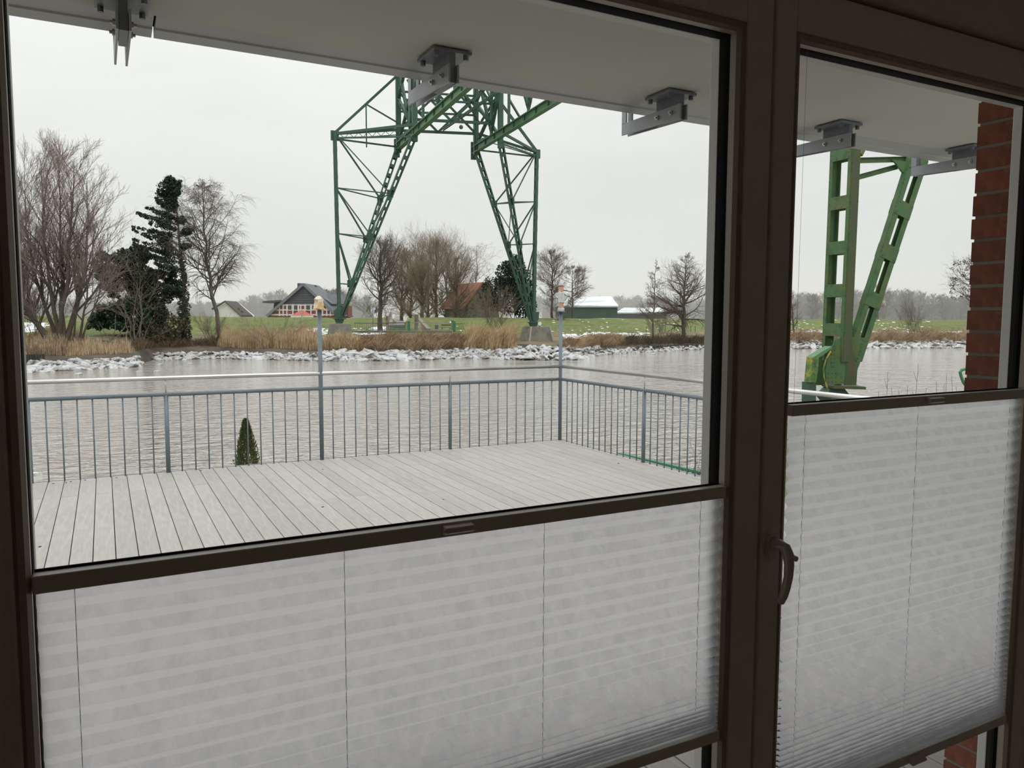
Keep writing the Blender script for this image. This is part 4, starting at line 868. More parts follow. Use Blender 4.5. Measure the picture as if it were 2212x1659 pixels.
# main trusses above the rails
TOP = 9.5
for E1 in (AL1, AR1):
    s0 = E1+V(0, 0, 1.0); part(MB().beam(s0+V(0, 0, TOP), s0+RD*84+V(0, 0, TOP), .5, .5), 'top_chord', M['green'])
    N_ = 14
    for i in range(N_+1):
        c_ = s0+RD*(84*i/N_); m = MB(); m.beam(c_-V(0, 0, .4), c_+V(0, 0, TOP), .3 if i > 1 else .55, .26, RD); part(m, 'truss_post', M['green'])
        if i < N_:
            c2 = s0+RD*(84*(i+1)/N_); m = MB(); a_, b_ = (c_, c2+V(0, 0, TOP)) if i % 2 else (c_+V(0, 0, TOP), c2)
            lattice(m, a_, b_, RD, CV, .34, .3, 1.5, .35, .06, skip0=.6, skip1=.6, fl=.08); part(m, 'truss_diagonal', M['green'])
# portal cross frames at the tower and wind bracing between the trusses
for k in range(0, 15, 1):
    a_, b_ = AL1+RD*6*k, AR1+RD*6*k
    part(MB().beam(a_+V(0, 0, TOP+1), b_+V(0, 0, TOP+1), .3, .25), 'cross_beam', M['green'])
    if k < 14:
        part(MB().beam(a_+V(0, 0, TOP+1), b_+RD*6+V(0, 0, TOP+1), .16, .16), 'wind_brace', M['green']); part(MB().beam(b_+V(0, 0, TOP+1), a_+RD*6+V(0, 0, TOP+1), .16, .16), 'wind_brace', M['green'])
    if k in (0, 1):
        for h0 in (2.0, 4.4, 6.9):
            part(MB().beam(a_+V(0, 0, h0), b_+V(0, 0, h0), .34 if h0 < 3 else .24, .2), 'portal_beam', M['green'])
        mx_ = (a_+b_)/2
        for (p, q) in ((a_+V(0, 0, 6.9), mx_+V(0, 0, 2.0)), (b_+V(0, 0, 6.9), mx_+V(0, 0, 2.0)), (a_+V(0, 0, 4.4), mx_+V(0, 0, TOP+1)), (b_+V(0, 0, 4.4), mx_+V(0, 0, TOP+1)), (a_+V(0, 0, 2), mx_+V(0, 0, 6.9)), (b_+V(0, 0, 2), mx_+V(0, 0, 6.9))):
            part(MB().beam(p, q, .26, .2), 'portal_brace', M['green'])
# tower head posts: from each leg top straight up
for E1 in (AL1, BL1, AR1, BR1):
    m = MB(); m.beam(E1+V(0, 0, -.8), E1+V(0, 0, 14), .62, .45, CV); part(m, 'tower_post', M['green'])
for (E1, E2) in ((AL1, BL1), (AR1, BR1)):
    for z0_, z1_ in ((.5, 6), (6, .5), (6, 12), (12, 6)):
        m = MB(); lattice(m, E1+V(0, 0, z0_), E2+V(0, 0, z1_), V(0, 0, 1), CV, .34, .3, 1.2, .35, .06, fl=.08); part(m, 'tower_lattice', M['green'])
    part(MB().beam(E1+V(0, 0, .9), E2+V(0, 0, .9), .4, .3), 'tower_beam', M['green'])
# braces fanning from the tower head down to the right side
for (a_, b_) in (((1085, 190, 99), (1040, 262, 105)), ((1100, 215, 99), (1128, 262, 103)), ((1050, 190, 104), (1072, 240, 99)), ((1000, 200, 100), (1036, 268, 104)), ((905, 215, 97), (880, 172, 97))):
    part(MB().beam(at(*a_), at(*b_), .28, .2), 'brace', M['green'])
for o_ in (0, .35): part(MB().beam(at(952, 281, 104)+CV*o_, at(1075, 196, 88)+CV*o_, .16, .12), 'cable_stay', M['green'])
nv = MB(); q_ = at(996, 274.5, 100); nv.path([q_+V(0, 0, z) for z in (-.27, -.2, 0, .2, .27)], [.05, .19, .27, .19, .05], 12); part(nv, 'round_lamp', M['galv'])

# ---- near tower foot (this side of the river)
DN = 20.8
nb0 = at(1808, 800, DN); nb1 = at(1827, 60, DN)
up_ = nrm(nb1-nb0)
pc = at(1826, 320, DN); pb = at(1809, 700, DN); dv = nrm(pc-pb)
p_lo = pb-dv*1.0; p_hi = pb+dv*14
m = MB(); u_, v_ = BV, CV
def place_post(m):
    su, wv = .74, .29; t = .025; L = np.linalg.norm(p_hi-p_lo)
    for s_ in (-1, 1):
        m.beam(p_lo+u_*s_*su/2, p_hi+u_*s_*su/2, t, wv, u_)
        for q in (-1, 1): m.beam(p_lo+u_*s_*(su/2-.055)+v_*q*wv/2, p_hi+u_*s_*(su/2-.055)+v_*q*wv/2, .11, t, u_)
    return su, wv, L
su, wv, L_ = place_post(m); m.build('post_channel', M['greenn'], br, bevel=.004, seg=1)
part(MB().beam(p_lo-u_*(su/2+.016), p_hi-u_*(su/2+.016), .012, wv-.02, u_), 'web_plate', M['greendk'])
riv = MB()
def rivet(p, n_):
    n_ = nrm(np.array(n_)); riv.tube(p, p+n_*.012, .018, .011, n=6)
for y_ in (333, 439, 536, 628, 712):
    c_ = on(1800, y_, 1, 14.2); z_ = at(1800, y_, DN)[2]; f = (z_-p_lo[2])/(p_hi-p_lo)[2]; c = p_lo+(p_hi-p_lo)*f
    for q in (-1, 1):
        part(MB().beam(c-dv*.17+v_*q*(wv/2+.012), c+dv*.17+v_*q*(wv/2+.012), su-.02, .014, u_), 'batten_plate', M['greenn'])
        for a_ in (-.13, 0, .13):
            for s_ in (-1, 1): rivet(c+dv*a_+u_*s_*(su/2-.07)+v_*q*(wv/2+.019), v_*q)
        for a_ in (-.13, .13):
            for s_ in (-.12, .12): rivet(c+dv*a_+u_*s_+v_*q*(wv/2+.019), v_*q)
f = 0
for i in range(64):
    c = p_lo+dv*.2*i
    for s_ in (-.12, .12): rivet(c-u_*(su/2+.022)+v_*s_, -u_)
    rivet(c+u_*(su/2-.03)-v_*(wv/2+.012), -v_)
# inclined leg
q0 = at(1842, 775, DN); q1 = at(1957, 420, DN+.3); dl = nrm(q1-q0); q_hi = q0+dl*11
m = MB(); un = nrm(CV-dl*(CV@dl)); vn = BV
for s_, w_ in ((-1, .02), (1, .02)):
    m.beam(q0+un*s_*.27, q_hi+un*s_*.35, .022, .15, un)
    for q in (-1, 1): m.beam(q0+un*s_*(.18)+vn*q*.075, q_hi+un*s_*.26+vn*q*.075, .17, .02, un)
m.build('leg_channel', M['greenn'], br, bevel=.003, seg=1)
for (x_, y_) in ((1868, 648), (1906, 545), (1935, 450), (1962, 350)):
    pz = at(x_, y_, DN)[2]; f = (pz-q0[2])/(q_hi-q0)[2]; c = q0+(q_hi-q0)*f; w_ = .54+.16*f
    for q in (-1, 1):
        part(MB().beam(c-dl*.2+vn*q*.088, c+dl*.2+vn*q*.088, w_+.01, .014, un), 'batten_plate', M['greenn'])
        for a_ in (-.15, .15):
            for s_ in (-.4, .4): rivet(c+dl*a_+un*s_*(w_-.04)+vn*q*.095, vn*q)
for i in range(40):
    c = q0+(q_hi-q0)*(i/44.+.02); rivet(c-un*(.285+.08*i/44)-vn*.1, -un)
# struts between post and inclined leg
for (xa, ya, xb, yb, w_) in ((1848, 347, 1960, 344, .12), (1850, 384, 1938, 360, .13)):
    m = MB(); A_, B_ = at(xa, ya, DN+.1), at(xb, yb, DN+.4); m.beam(A_, B_, w_, .018, (0, 0, 1)); m.beam(A_+V(0, 0, w_/2), B_+V(0, 0, w_/2), .014, w_*1.1, (0, 0, 1)); m.beam(A_-V(0, 0, w_/2), B_-V(0, 0, w_/2), .014, w_*.6, (0, 0, 1)); part(m, 'strut', M['greenn'])
part(MB().beam(at(1858, 335, DN+.2), at(1885, 280, DN+.6), .1, .1), 'brace', M['greenn'])
m = MB(); m.prism([at(1926, 345, DN+.2), at(1984, 352, DN+.2), at(1980, 380, DN+.2), at(1950, 372, DN+.2), at(1935, 352, DN+.2)], BV*.05); part(m, 'gusset_plate', M['greenn'])
# foot: gussets, flared casting, bearing, side pedestal
D2 = DN-.32
def gp(pts, D, th, name, mt, dirv=None, **k): return part(MB().prism([at(x, y, D) for x, y in pts], (BV if dirv is None else dirv)*th), name, mt, **k)
gp([(1783, 729), (1778, 750), (1772, 765), (1760, 790), (1762, 832), (1786, 832), (1800, 733)], DN+.25, .04, 'foot_gusset', M['greenn'])
gp([(1804, 733), (1818, 731), (1826, 800), (1824, 830), (1786, 830), (1784, 800), (1791, 770)], DN-.34, .03, 'foot_plate', M['greenn'])
gp([(1818, 730), (1838, 729), (1850, 800), (1849, 832), (1825, 832), (1826, 802)], DN-.33, .03, 'foot_plate', M['greendk'])
gp([(1837, 728), (1874, 730), (1872, 745), (1852, 800), (1850, 832), (1846, 832), (1845, 800)], DN-.2, .04, 'foot_gusset', M['greenn'])
part(MB().beam(at(1787, 834, DN-.1), at(1857, 836, DN-.1), .07, .75, (0, 0, 1)), 'bearing_plate', M['greendk'])
part(MB().beam(at(1786, 838, DN), at(1849, 866, DN)-V(0, 0, .6), .5, .5, BV), 'bearing', M['green'])
m = MB(); m.prism([at(x, y, DN-.5) for x, y in ((1757, 772), (1769, 771), (1767, 800), (1763, 826), (1752, 826))], BV*.25); part(m, 'bracket_arm', M['lichen'])
m = MB(); m.prism([at(x, y, DN-.5) for x, y in ((1757, 772), (1775, 760), (1797, 748), (1797, 752), (1785, 762), (1769, 773))], BV*.25); part(m, 'bracket_arm', M['greenl'])
m = MB(); m.prism([at(x, y, DN-.4) for x, y in ((1750, 826), (1763, 826), (1763, 905), (1749, 905))], BV*.3); part(m, 'pedestal', M['green'])
m = MB(); m.path([at(x, y, DN-.55) for x, y in ((1795, 758), (1785, 775), (1779, 795), (1780, 815), (1786, 835), (1790, 850))], .022, 6); part(m, 'cable', M['lichen'])
for i in range(7):
    for sx in (-1, 1):
        rivet(at(1800+sx*(1.5+2.2*0)+sx*2, 738+i*9, DN-.35), -BV)
for x_ in (1790, 1798, 1806, 1818):
    for y_ in (806, 815, 824): rivet(at(x_, y_, DN-.35), -BV)
for i in range(9): rivet(at(1865-i*2.4, 735+i*7.6, DN-.21), -BV)
for i in range(5):
    for x_ in (1756, 1763): rivet(at(x_-i*.8, 782+i*9, DN-.51), -BV)
tag(riv.build('rivets', M['greenn'], br), kind='stuff')
# concrete block under the near foot
fz = at(1808, 860, DN)[2]
fb_ = at(1806, 880, DN)
o = MB(); q = [(-1.1, -1.1), (1.1, -1.1), (1.1, 1.1), (-1.1, 1.1)]
o.v = [tuple(V(fb_[0], fb_[1], -1.55)+CV*x*1.5+BV*y*1.5) for x, y in q]+[tuple(V(fb_[0], fb_[1], fz-.45)+CV*x+BV*y) for x, y in q]; o.f = [(0, 3, 2, 1), (4, 5, 6, 7), (0, 1, 5, 4), (1, 2, 6, 5), (2, 3, 7, 6), (3, 0, 4, 7)]
tag(o.build('foundation', M['concrete']), 'concrete block carrying the near green tower foot', 'foundation')

# ---------------------------------------------------------------- foundations on the far bank
def pedestal(name, label, top, bot, D, zt, zb, edge=True):
    (x0, x1), (X0, X1) = top, bot; m = MB(); r = tag(empty(name, at((x0+x1)/2, 730, D)), label, 'foundation')
    w_ = (x1-x0)/F_PX*D; W_ = (X1-X0)/F_PX*D; c = at((x0+x1)/2, 705, D); c2 = at((X0+X1)/2, 760, D)
    def ringp(c, w_, z): 
        return [V(c[0], c[1], z)+SIDE*x*w_/2+HEAD*y*w_/2 for x, y in ((-1, -1), (1, -1), (1, 1), (-1, 1))]
    # rotated a little so that its left side shows
    def rot(P, c): a = radians(22); return [V(c[0], c[1], p[2])+(V(*(p-V(c[0], c[1], p[2])))@np.array([[cos(a), sin(a), 0], [-sin(a), cos(a), 0], [0, 0, 1]]))*.86 for p in P]
    m.v = [tuple(p) for p in rot(ringp(c2, W_, zb), c2)+rot(ringp(c, w_, zt), c)]; m.f = [(0, 3, 2, 1), (4, 5, 6, 7), (0, 1, 5, 4), (1, 2, 6, 5), (2, 3, 7, 6), (3, 0, 4, 7)]
    m.build('block', M['concrete'], r, bevel=.05)
    if edge:
        for i in range(4): MB().beam(V(*m.v[i]), V(*m.v[i+4]), .2, .2, SIDE).build('edge_strip', mat('pale_concrete', (.42, .39, .32), .9) if i == 0 else bpy.data.materials['pale_concrete'], r)
    return r
pedestal('foundation', 'grey tapered concrete pedestal of the right tower foot', (1134, 1184), (1118, 1198), 105.3, .64, -3.4)
pedestal('foundation', 'concrete pedestal behind reeds under the left tower foot', (712, 757), (700, 768), 95.6, 1.0, -2.4, False)
sp = tag(empty('spotlight', at(1167, 703, 103)), 'white-faced spotlight on the concrete pedestal', 'lamp'); q = at(1166, 699, 103)
MB().tube(q, q+V(.12, .3, 0), .30, .22, 14).build('housing', M['black'], sp); MB().tube(q-V(.012, .03, 0), q, .27, n=14).build('lens', M['snow'], sp); MB().tube(q+V(.05, .15, -.2), q+V(.05, .15, -.75), .05, n=6).build('bracket', M['galv'], sp)

# ---------------------------------------------------------------- avenue, gates, bench
M['road'] = mat('road', (.33, .31, .29), .9, noise=((.27, .26, .25), .4, .4, .6))
rp = [(854, 699.5, 834+48, 118), (864.5, 672, 864.5, 420)]
a0, a1 = at(840, 702, 114), at(874, 702, 114); b0_, b1_ = at(853, 682, 190), at(870, 682, 190); c0_, c1_ = at(855.5, 664, 520), at(861, 664, 520)
m = MB(); m.v = [tuple(p) for p in (a0, a1, b0_, b1_, c0_, c1_)]; m.v += [(x, y, z-.4) for x, y, z in m.v]; m.f = [(0, 1, 3, 2), (2, 3, 5, 4), (6, 8, 9, 7), (8, 10, 11, 9), (0, 6, 7, 1), (0, 2, 8, 6), (2, 4, 10, 8), (1, 7, 9, 3), (3, 9, 11, 5), (4, 5, 11, 10)]
rd = m.build('road', M['road']); rd['kind'] = 'structure'
# brick wing walls of the cutting
M['fbrick'] = mat('far_brick', (.17, .085, .07), .9, noise=((.11, .08, .07), 3, .4, .6))
def wingwall(pts, D, label):
    r = tag(empty('wing_wall', at(pts[0][0], pts[0][1], D)), label, 'wall'); r['kind'] = 'structure'
    m = MB().prism([at(x, y, D+dd) for x, y, dd in pts], V(.3, .3, 0)); m.build('brickwork', M['fbrick'], r); 
    MB().beam(at(pts[0][0], pts[0][1], D+pts[0][2]), at(pts[1][0], pts[1][1], D+pts[1][2]), .3, .6).build('coping', M['concrete'], r)
wingwall([(898, 681, 16), (926, 712, 0), (898, 712, 2)], 113, 'brick wing wall right of the avenue with sloping coping')
wingwall([(843, 681, 16), (845, 712, 0), (836, 712, 0), (834, 684, 12)], 113, 'brick wall left of the avenue')
MB().beam(at(899, 713, 113), at(900, 680, 113), .5, .6).build('gate_pillar', M['concrete']); tag(bpy.data.objects['gate_pillar'], 'pale stone pillar at the top of the right wing wall', 'pillar')
M['fgreen'] = mat('gate_green', (.04, .20, .09), .5); M['frail'] = mat('old_rail', (.28, .28, .26), .6)
def gate(x0, x1, yt, yb, D, label, n, mt, posts=()):
    r = tag(empty('gate', at((x0+x1)/2, yb, D)), label, 'gate')
    MB().tube(at(x0, yt, D), at(x1, yt, D), .05, n=6).build('top_rail', mt, r); MB().tube(at(x0, yb-1, D), at(x1, yb-1, D), .04, n=6).build('bottom_rail', mt, r)
    for i in range(n): x = x0+(x1-x0)*(i+.5)/n; MB().tube(at(x, yt, D), at(x, yb-1, D), .02, n=5).build('bar', mt, r)
    for x in posts: MB().beam(at(x, yt-3, D), at(x, yb+3, D), .34, .3).build('post', M['fgreen'], r)
gate(842, 878, 697, 713, 103, 'fine barred green gate before the avenue', 22, mat('gate_dark', (.05, .09, .06), .6))
gate(886, 972, 697, 714, 103, 'low pale railing between two green gate posts', 0, M['frail'], (883, 981))
gate(984, 1004, 699, 712, 103, 'short green barred railing right of the gate post', 8, M['fgreen'])
gate(765, 842, 698, 713, 104, 'thin railing left of the avenue gate', 16, mat('gate_dark2', (.08, .10, .08), .6))
gate(1190, 1217, 702, 722, 113, 'thin metal frame gate on the dike right of the pedestal', 4, M['frail'])
MB().box(0, 1, 0, 1, 0, 1)
m = MB(); p0_, p1_ = at(760, 713.5, 102.5), at(975, 714.5, 102.5); m.beam(p0_-V(0, 0, .15), p1_-V(0, 0, .15), .3, 1.2, (0, 0, 1)); tag(m.build('landing_edge', M['concrete']), 'pale concrete landing edge below the gates', 'kerb')
bn = tag(empty('bench', at(963, 710, 108)), 'wooden bench on the dike right of the gates', 'bench')
for dz in (0, .12): MB().beam(at(953, 703, 108)+V(0, 0, dz), at(974, 703, 108)+V(0, 0, dz), .09, .04, (0, 0, 1)).build('back_slat', M['bark'], bn)
MB().beam(at(953, 707, 107.7), at(974, 707, 107.7), .05, .4, (0, 0, 1)).build('seat', M['bark'], bn)
for x in (955, 972): MB().beam(at(x, 707, 107.8), at(x, 712, 107.8), .08, .3, SIDE).build('leg', M['galv'], bn)
lb = MB().tube(at(943, 711, 106), at(943, 702, 106), .24, .26, 12); tag(lb.build('litter_bin', M['galv']), 'dark cylindrical litter bin left of the bench', 'bin')
sg = tag(empty('signpost', at(805, 713, 108)), 'thin signpost left of the avenue', 'sign'); MB().tube(at(805.5, 714, 108), at(805.5, 662, 108), .05, n=6).build('pole', M['galv'], sg)
sg = tag(empty('signpost', at(813, 690, 116)), 'blue sign on a short post behind the dike', 'sign'); MB().tube(at(813.5, 684, 116), at(813.5, 667, 116), .05, n=6).build('pole', M['galv'], sg); MB().beam(at(809, 672, 116), at(815, 672, 116), .5, .05, (0, 0, 1)).build('sign_plate', mat('sign_blue', (.06, .12, .25), .5), sg)
st = tag(empty('information_stone', at(978, 705, 109)), 'pale rounded post behind the right gate post', 'post'); MB().tube(at(978, 712, 109), at(978, 692, 109), .22, .2, 10).build('shaft', M['concrete'], st); MB().tube(at(978, 692.5, 109), at(978, 690, 109), .3, .15, 10).build('cap', M['concrete'], st)
# wire fence posts on the dike
for x in (1395, 1436, 1455, 1491, 1500):
    p = bp(x, 19); tag(MB().tube(p-V(0, 0, .2), p+V(0, 0, 1.1), .05, n=6).build('fence_post', M['bark']), 'thin wooden fence post on the dike beside the right bank alders', 'post', 'fence posts near the alders')

# ---------------------------------------------------------------- houses beyond the dike
M['slate'] = mat('dark_roof_tile', (.055, .062, .078), .45, noise=((.075, .08, .10), 1.5, .4, .7)); M['slatev'] = mat('dark_cladding', (.05, .055, .07), .7)
M['rooftile'] = mat('orange_roof_tile', (.36, .15, .085), .8, noise=((.25, .12, .075), 1.2, .4, .6)); M['brownroof'] = mat('brown_roof', (.075, .055, .05), .8)
M['greywall'] = mat('grey_brick_wall', (.34, .31, .28), .9, noise=((.20, .185, .17), 2, .4, .6)); M['barn'] = mat('barn_green', (.075, .13, .095), .7, noise=((.06, .105, .075), .6, .4, .6)); M['snowroof'] = mat('snowy_sheet_roof', (.50, .54, .55), .6, noise=((.80, .83, .85), .35, .42, .56, (.4, 1, 3)))
M['redroof'] = mat('red_roof', (.42, .12, .08), .7); M['verge'] = mat('verge_board', (.20, .21, .23), .6)
def L3(x, y, D): return at(x, y, D)
def down(p, z=-.4): return V(p[0], p[1], z)
# half-timbered house
D = 152.; hh = tag(empty('half_timbered_house', down(at(655, 680, D))), 'half-timbered house with dark tiled roof behind the dike', 'house')
def hb(m, name, mt, par=hh): return m.build(name, mt, par)
back = HEAD*13
wl, wr2 = at(578, 682, D), at(727, 682, D)
hb(MB().prism([down(wl), down(wr2), at(727, 682, D), at(701, 655, D), at(608, 655, D), at(578, 682, D)], back), 'wall', M['redinfill'])
f_ = -HEAD*.08
for y in (659, 669.5, 680):
    x0 = 608-(y-655)*1.12; x1 = 700+(y-655)*1.0; hb(MB().beam(at(x0, y, D)+f_, at(x1, y, D)+f_, .26, .12, (0, 0, 1)), 'timber_beam', M['whitewood'])
for x in (604, 612, 620, 633, 645, 650, 659, 672, 684, 697, 706, 714):
    yb = 683; yt = 657 if 608 < x < 700 else 657+max(608-x, x-700)*.95
    hb(MB().beam(at(x, yt, D)+f_, at(x, yb, D)+f_, .24, .1, SIDE), 'timber_post', M['whitewood'])
for (x0, x1) in ((621.5, 631), (634.5, 644), (661, 671), (673.5, 683)):
    hb(MB().prism([at(x0, 658.5, D)+f_*1.6, at(x1, 658.5, D)+f_*1.6, at(x1, 670, D)+f_*1.6, at(x0, 670, D)+f_*1.6], HEAD*.1), 'window', M['whitewood'])
    hb(MB().prism([at(x0+1, 659.5, D)+f_*2, at(x1-1, 659.5, D)+f_*2, at(x1-1, 669, D)+f_*2, at(x0+1, 669, D)+f_*2], HEAD*.1), 'window_pane', M['glassdark'])
# tiled gable face in courses
for i in range(11):
    y0, y1 = 656-i*3.75, 656-(i+1)*3.75; xa0 = 608+(656-y0)*1.13; xb0 = 702-(656-y0)*1.13; xa1 = 608+(656-y1)*1.13; xb1 = 702-(656-y1)*1.13
    if xb1 < xa1: xa1 = xb1 = 655
    hb(MB().prism([at(xa0, y0, D)+f_*2.6, at(xb0, y0, D)+f_*2.6, at(xb1, y1, D)+f_*.4, at(xa1, y1, D)+f_*.4], HEAD*.15), 'tile_course', M['slate'])
ap = at(655, 613.5, D-.5)
for (x, y) in ((576, 683), (730, 684)):
    e_ = at(x, y, D-.5); n_ = nrm(np.cross(e_-ap, HEAD)); hb(MB().prism([ap, e_, e_+HEAD*14, ap+HEAD*12], n_*.25*(1 if n_[2] > 0 else -1)), 'roof_slope', M['slate']); hb(MB().beam(ap, e_, .5, .25, (0, 0, 1)), 'verge', M['verge'])
hb(MB().prism([at(592, 655, D+2), at(612, 652, D+2), at(612, 684, D+2), at(588, 684, D+2)], HEAD*6), 'side_dormer', M['slatev']); hb(MB().beam(at(576, 653, D+1.5), at(613, 650.5, D+1.5), .35, 5, (0, 0, 1)), 'dormer_roof', M['slate'])
hb(MB().prism([at(683, 632, D+5), at(722, 657, D+5), at(722, 680, D+5), at(700, 665, D+5)], HEAD*5), 'dormer_wall', M['slatev'])
hb(MB().beam(at(678, 629, D+4.5), at(722, 658, D+4.5), .3, 4, (0, 0, 1)), 'dormer_roof', M['slate'])
hb(MB().prism([at(686, 637.5, D+10), at(752, 638.5, D+10), at(752, 660, D+7), at(716, 659, D+7)], V(0, 0, .3)), 'wing_roof', M['slate'])
for i in range(6):
    y = 640+i*3.3; hb(MB().beam(at(690+i*4.5, y, D+9.6-i*.45), at(752, y+.6, D+9.6-i*.45), .09, .09), 'tile_course', M['verge'])
hb(MB().prism([at(718, 660, D+8), at(752, 660, D+8), at(752, 685, D+8), at(718, 685, D+8)], HEAD*4), 'wing_wall', M['redinfill'])
for (x, y0, y1, dd) in ((647.5, 612, 626, 5), (679.5, 616, 634, 7)):
    hb(MB().beam(at(x, y0, D+dd), at(x, y1+4, D+dd), .75, .75, SIDE), 'chimney', M['slatev'])
pv = tag(empty('pavilion', down(at(652, 682, 148))), 'small red hipped roof before the half-timbered house', 'pavilion'); c_ = at(652, 669, 148); P = [at(628, 682, 146), at(677, 682, 146), at(674, 682, 151), at(633, 682, 151)]
m = MB(); m.v = [tuple(p) for p in P]+[tuple(c_)]; m.f = [(0, 1, 4), (1, 2, 4), (2, 3, 4), (3, 0, 4), (3, 2, 1, 0)]; m.build('hip_roof', M['redroof'], pv); MB().prism([down(p) for p in P], V(0, 0, P[0][2]+.4)).build('walls', M['whitewood'], pv); MB().beam(at(652, 669, 147.6), at(652, 683, 145.8), .12, .12).build('hip_ridge', M['verge'], pv)
# low house at the left
hs = tag(empty('cottage', down(at(505, 682, 150))), 'low brown-roofed cottage with white gable behind the birch', 'house')
MB().prism([down(at(462, 684, 150)), down(at(520, 684, 150)), at(520, 682, 150), at(487, 654, 150), at(462, 670, 150)], HEAD*8).build('wall', M['whitewood'], hs)
e0, e1, e2, e3 = at(485, 652, 149.5), at(512, 654, 156), at(546, 684, 156), at(520, 684, 149.5); MB().prism([e0, e1, e2, e3], V(0, 0, .25)).build('roof_slope', M['brownroof'], hs); MB().beam(at(485, 652, 149.5), at(458, 668, 149.5), .3, .3).build('verge', M['brownroof'], hs)
for (x, y) in ((513, 666), (520, 672)): MB().prism([at(x, y, 151), at(x+4, y+.3, 151), at(x+6, y+3.4, 151), at(x+2, y+3, 151)], V(0, -.1, .08)).build('roof_window', M['glassdark'], hs)
# brick house with orange roof
D = 150.; hc = tag(empty('brick_house', down(at(1040, 682, D))), 'grey brick house with orange tiled roof and dark gable windows', 'house')
def hq(m, n_, mt): return m.build(n_, mt, hc)
ridge = -SIDE*5.2+HEAD*8.0
hq(MB().prism([down(at(1011, 690, D)), down(at(1078, 690, D)), at(1078, 650, D), at(1045, 613.5, D), at(1011, 658, D)], ridge), 'wall', M['greywall'])
ap = at(1045.5, 611, D-.3)
for (x, y) in ((1002, 668), (1084, 656)):
    e_ = at(x, y, D-.3); n_ = nrm(np.cross(e_-ap, ridge)); n_ = n_*(1 if n_[2] > 0 else -1); hq(MB().prism([ap, e_, e_+ridge*1.05, ap+ridge*1.05], n_*.25), 'roof_slope', M['rooftile'])
    hq(MB().beam(ap+n_*.2, e_+n_*.2, .3, .35), 'verge', M['rooftile'])
gf = -HEAD*.1
for (x0, x1, y0, y1) in ((1041, 1051, 626, 639), (1039, 1053, 648, 668), (1019, 1024, 656, 668)):
    hq(MB().prism([at(x0, y0, D)+gf, at(x1, y0, D)+gf, at(x1, y1, D)+gf, at(x0, y1, D)+gf], HEAD*.12), 'window', M['glassdark'])
    if x0 == 1041:
        hq(MB().beam(at(1046, 627, D)+gf*1.6, at(1046, 638, D)+gf*1.6, .1, .08, SIDE), 'glazing_bar', M['whitewood']); hq(MB().beam(at(1042, 632.5, D)+gf*1.6, at(1050, 632.5, D)+gf*1.6, .1, .08, (0, 0, 1)), 'glazing_bar', M['whitewood'])
# barns
def barn(x0, x1, yr, ye, yb, D, dep, label, wallm):
    r = tag(empty('barn', down(at((x0+x1)/2, yb, D))), label, 'barn'); q = HEAD*dep
    MB().prism([down(at(x0, ye, D)), down(at(x1, ye, D)), at(x1, ye, D), at(x0, ye, D)], q).build('wall', wallm, r)
    a_, b_, c_, d_ = at(x0-1, ye, D-.4), at(x1+2, ye, D-.4), at(x1-14, yr, D+dep*.5), at(x0+18, yr, D+dep*.5)
    MB().prism([a_, b_, c_, d_], V(0, 0, .18)).build('roof_slope', M['snowroof'], r); MB().prism([d_, c_, b_+q*1.05, a_+q*1.05], V(0, 0, .18)).build('roof_slope', M['snowroof'], r)
    MB().prism([b_-V(0, 0, .01), c_, b_+q*1.05], V(0, 0, -.1)-SIDE*.2).build('gable', wallm, r); MB().beam(a_-V(0, 0, .1), b_-V(0, 0, .1), .22, .12, (0, 0, 1)).build('gutter', M['fascia'], r)
    n = int((x1-x0)/4)
    for i in range(n): MB().beam(at(x0+(x1-x0)*(i+.5)/n, ye+.4, D-.05), down(at(x0+(x1-x0)*(i+.5)/n, ye, D-.05)), .08, .08, SIDE).build('wall_rib', wallm, r)
barn(1212, 1334, 642, 662, 684, 172, 22, 'green metal barn with a snow-streaked grey roof', M['barn'])
barn(1330, 1440, 666, 676, 686, 205, 20, 'low shed with snowy roof right of the green barn', M['farwood'])

# ---------------------------------------------------------------- near the terrace
fe = tag(empty('picket_fence', V(9.1, 12, -2.0)), 'green picket fence below the terrace seen through the side railing', 'fence')
fA, fB = V(9.0, 12.4, 0), V(9.24, 9.0, 0); zt = -1.02
MB().beam(fA+V(0, 0, zt), fB+V(0, 0, zt), .045, .09, (0, 0, 1)).build('top_rail', M['fgreen'], fe); MB().beam(fA+V(0, 0, -1.85), fB+V(0, 0, -1.85), .05, .05, (0, 0, 1)).build('bottom_rail', M['fgreen'], fe)
for i in range(26): p = fA+(fB-fA)*(i+.5)/26; MB().beam(p+V(0, 0, zt), p+V(0, 0, -2.0), .02, .055, V(1, 0, 0)).build('picket', M['fgreen'], fe)
ge = tag(empty('green_grab_rail', at(2085, 850, 18)), 'curved green steel railing end beside the red brick wall', 'rail')
MB().path([at(x, y, 18) for x, y in ((2096, 797), (2086, 797), (2078, 799), (2074, 804), (2076, 812), (2081, 826), (2087, 834), (2089, 846), (2089, 875))], .035, 8).build('tube', M['fgreen'], ge)
MB().prism([at(x, y, 18.1) for x, y in ((2089, 797), (2100, 798), (2100, 870), (2089, 870))], V(.03, .03, 0)).build('panel', M['greenn'], ge)
MB().tube(at(2089, 870, 18), down(at(2089, 870, 18), -1.5), .035, n=8).build('post', M['fgreen'], ge)
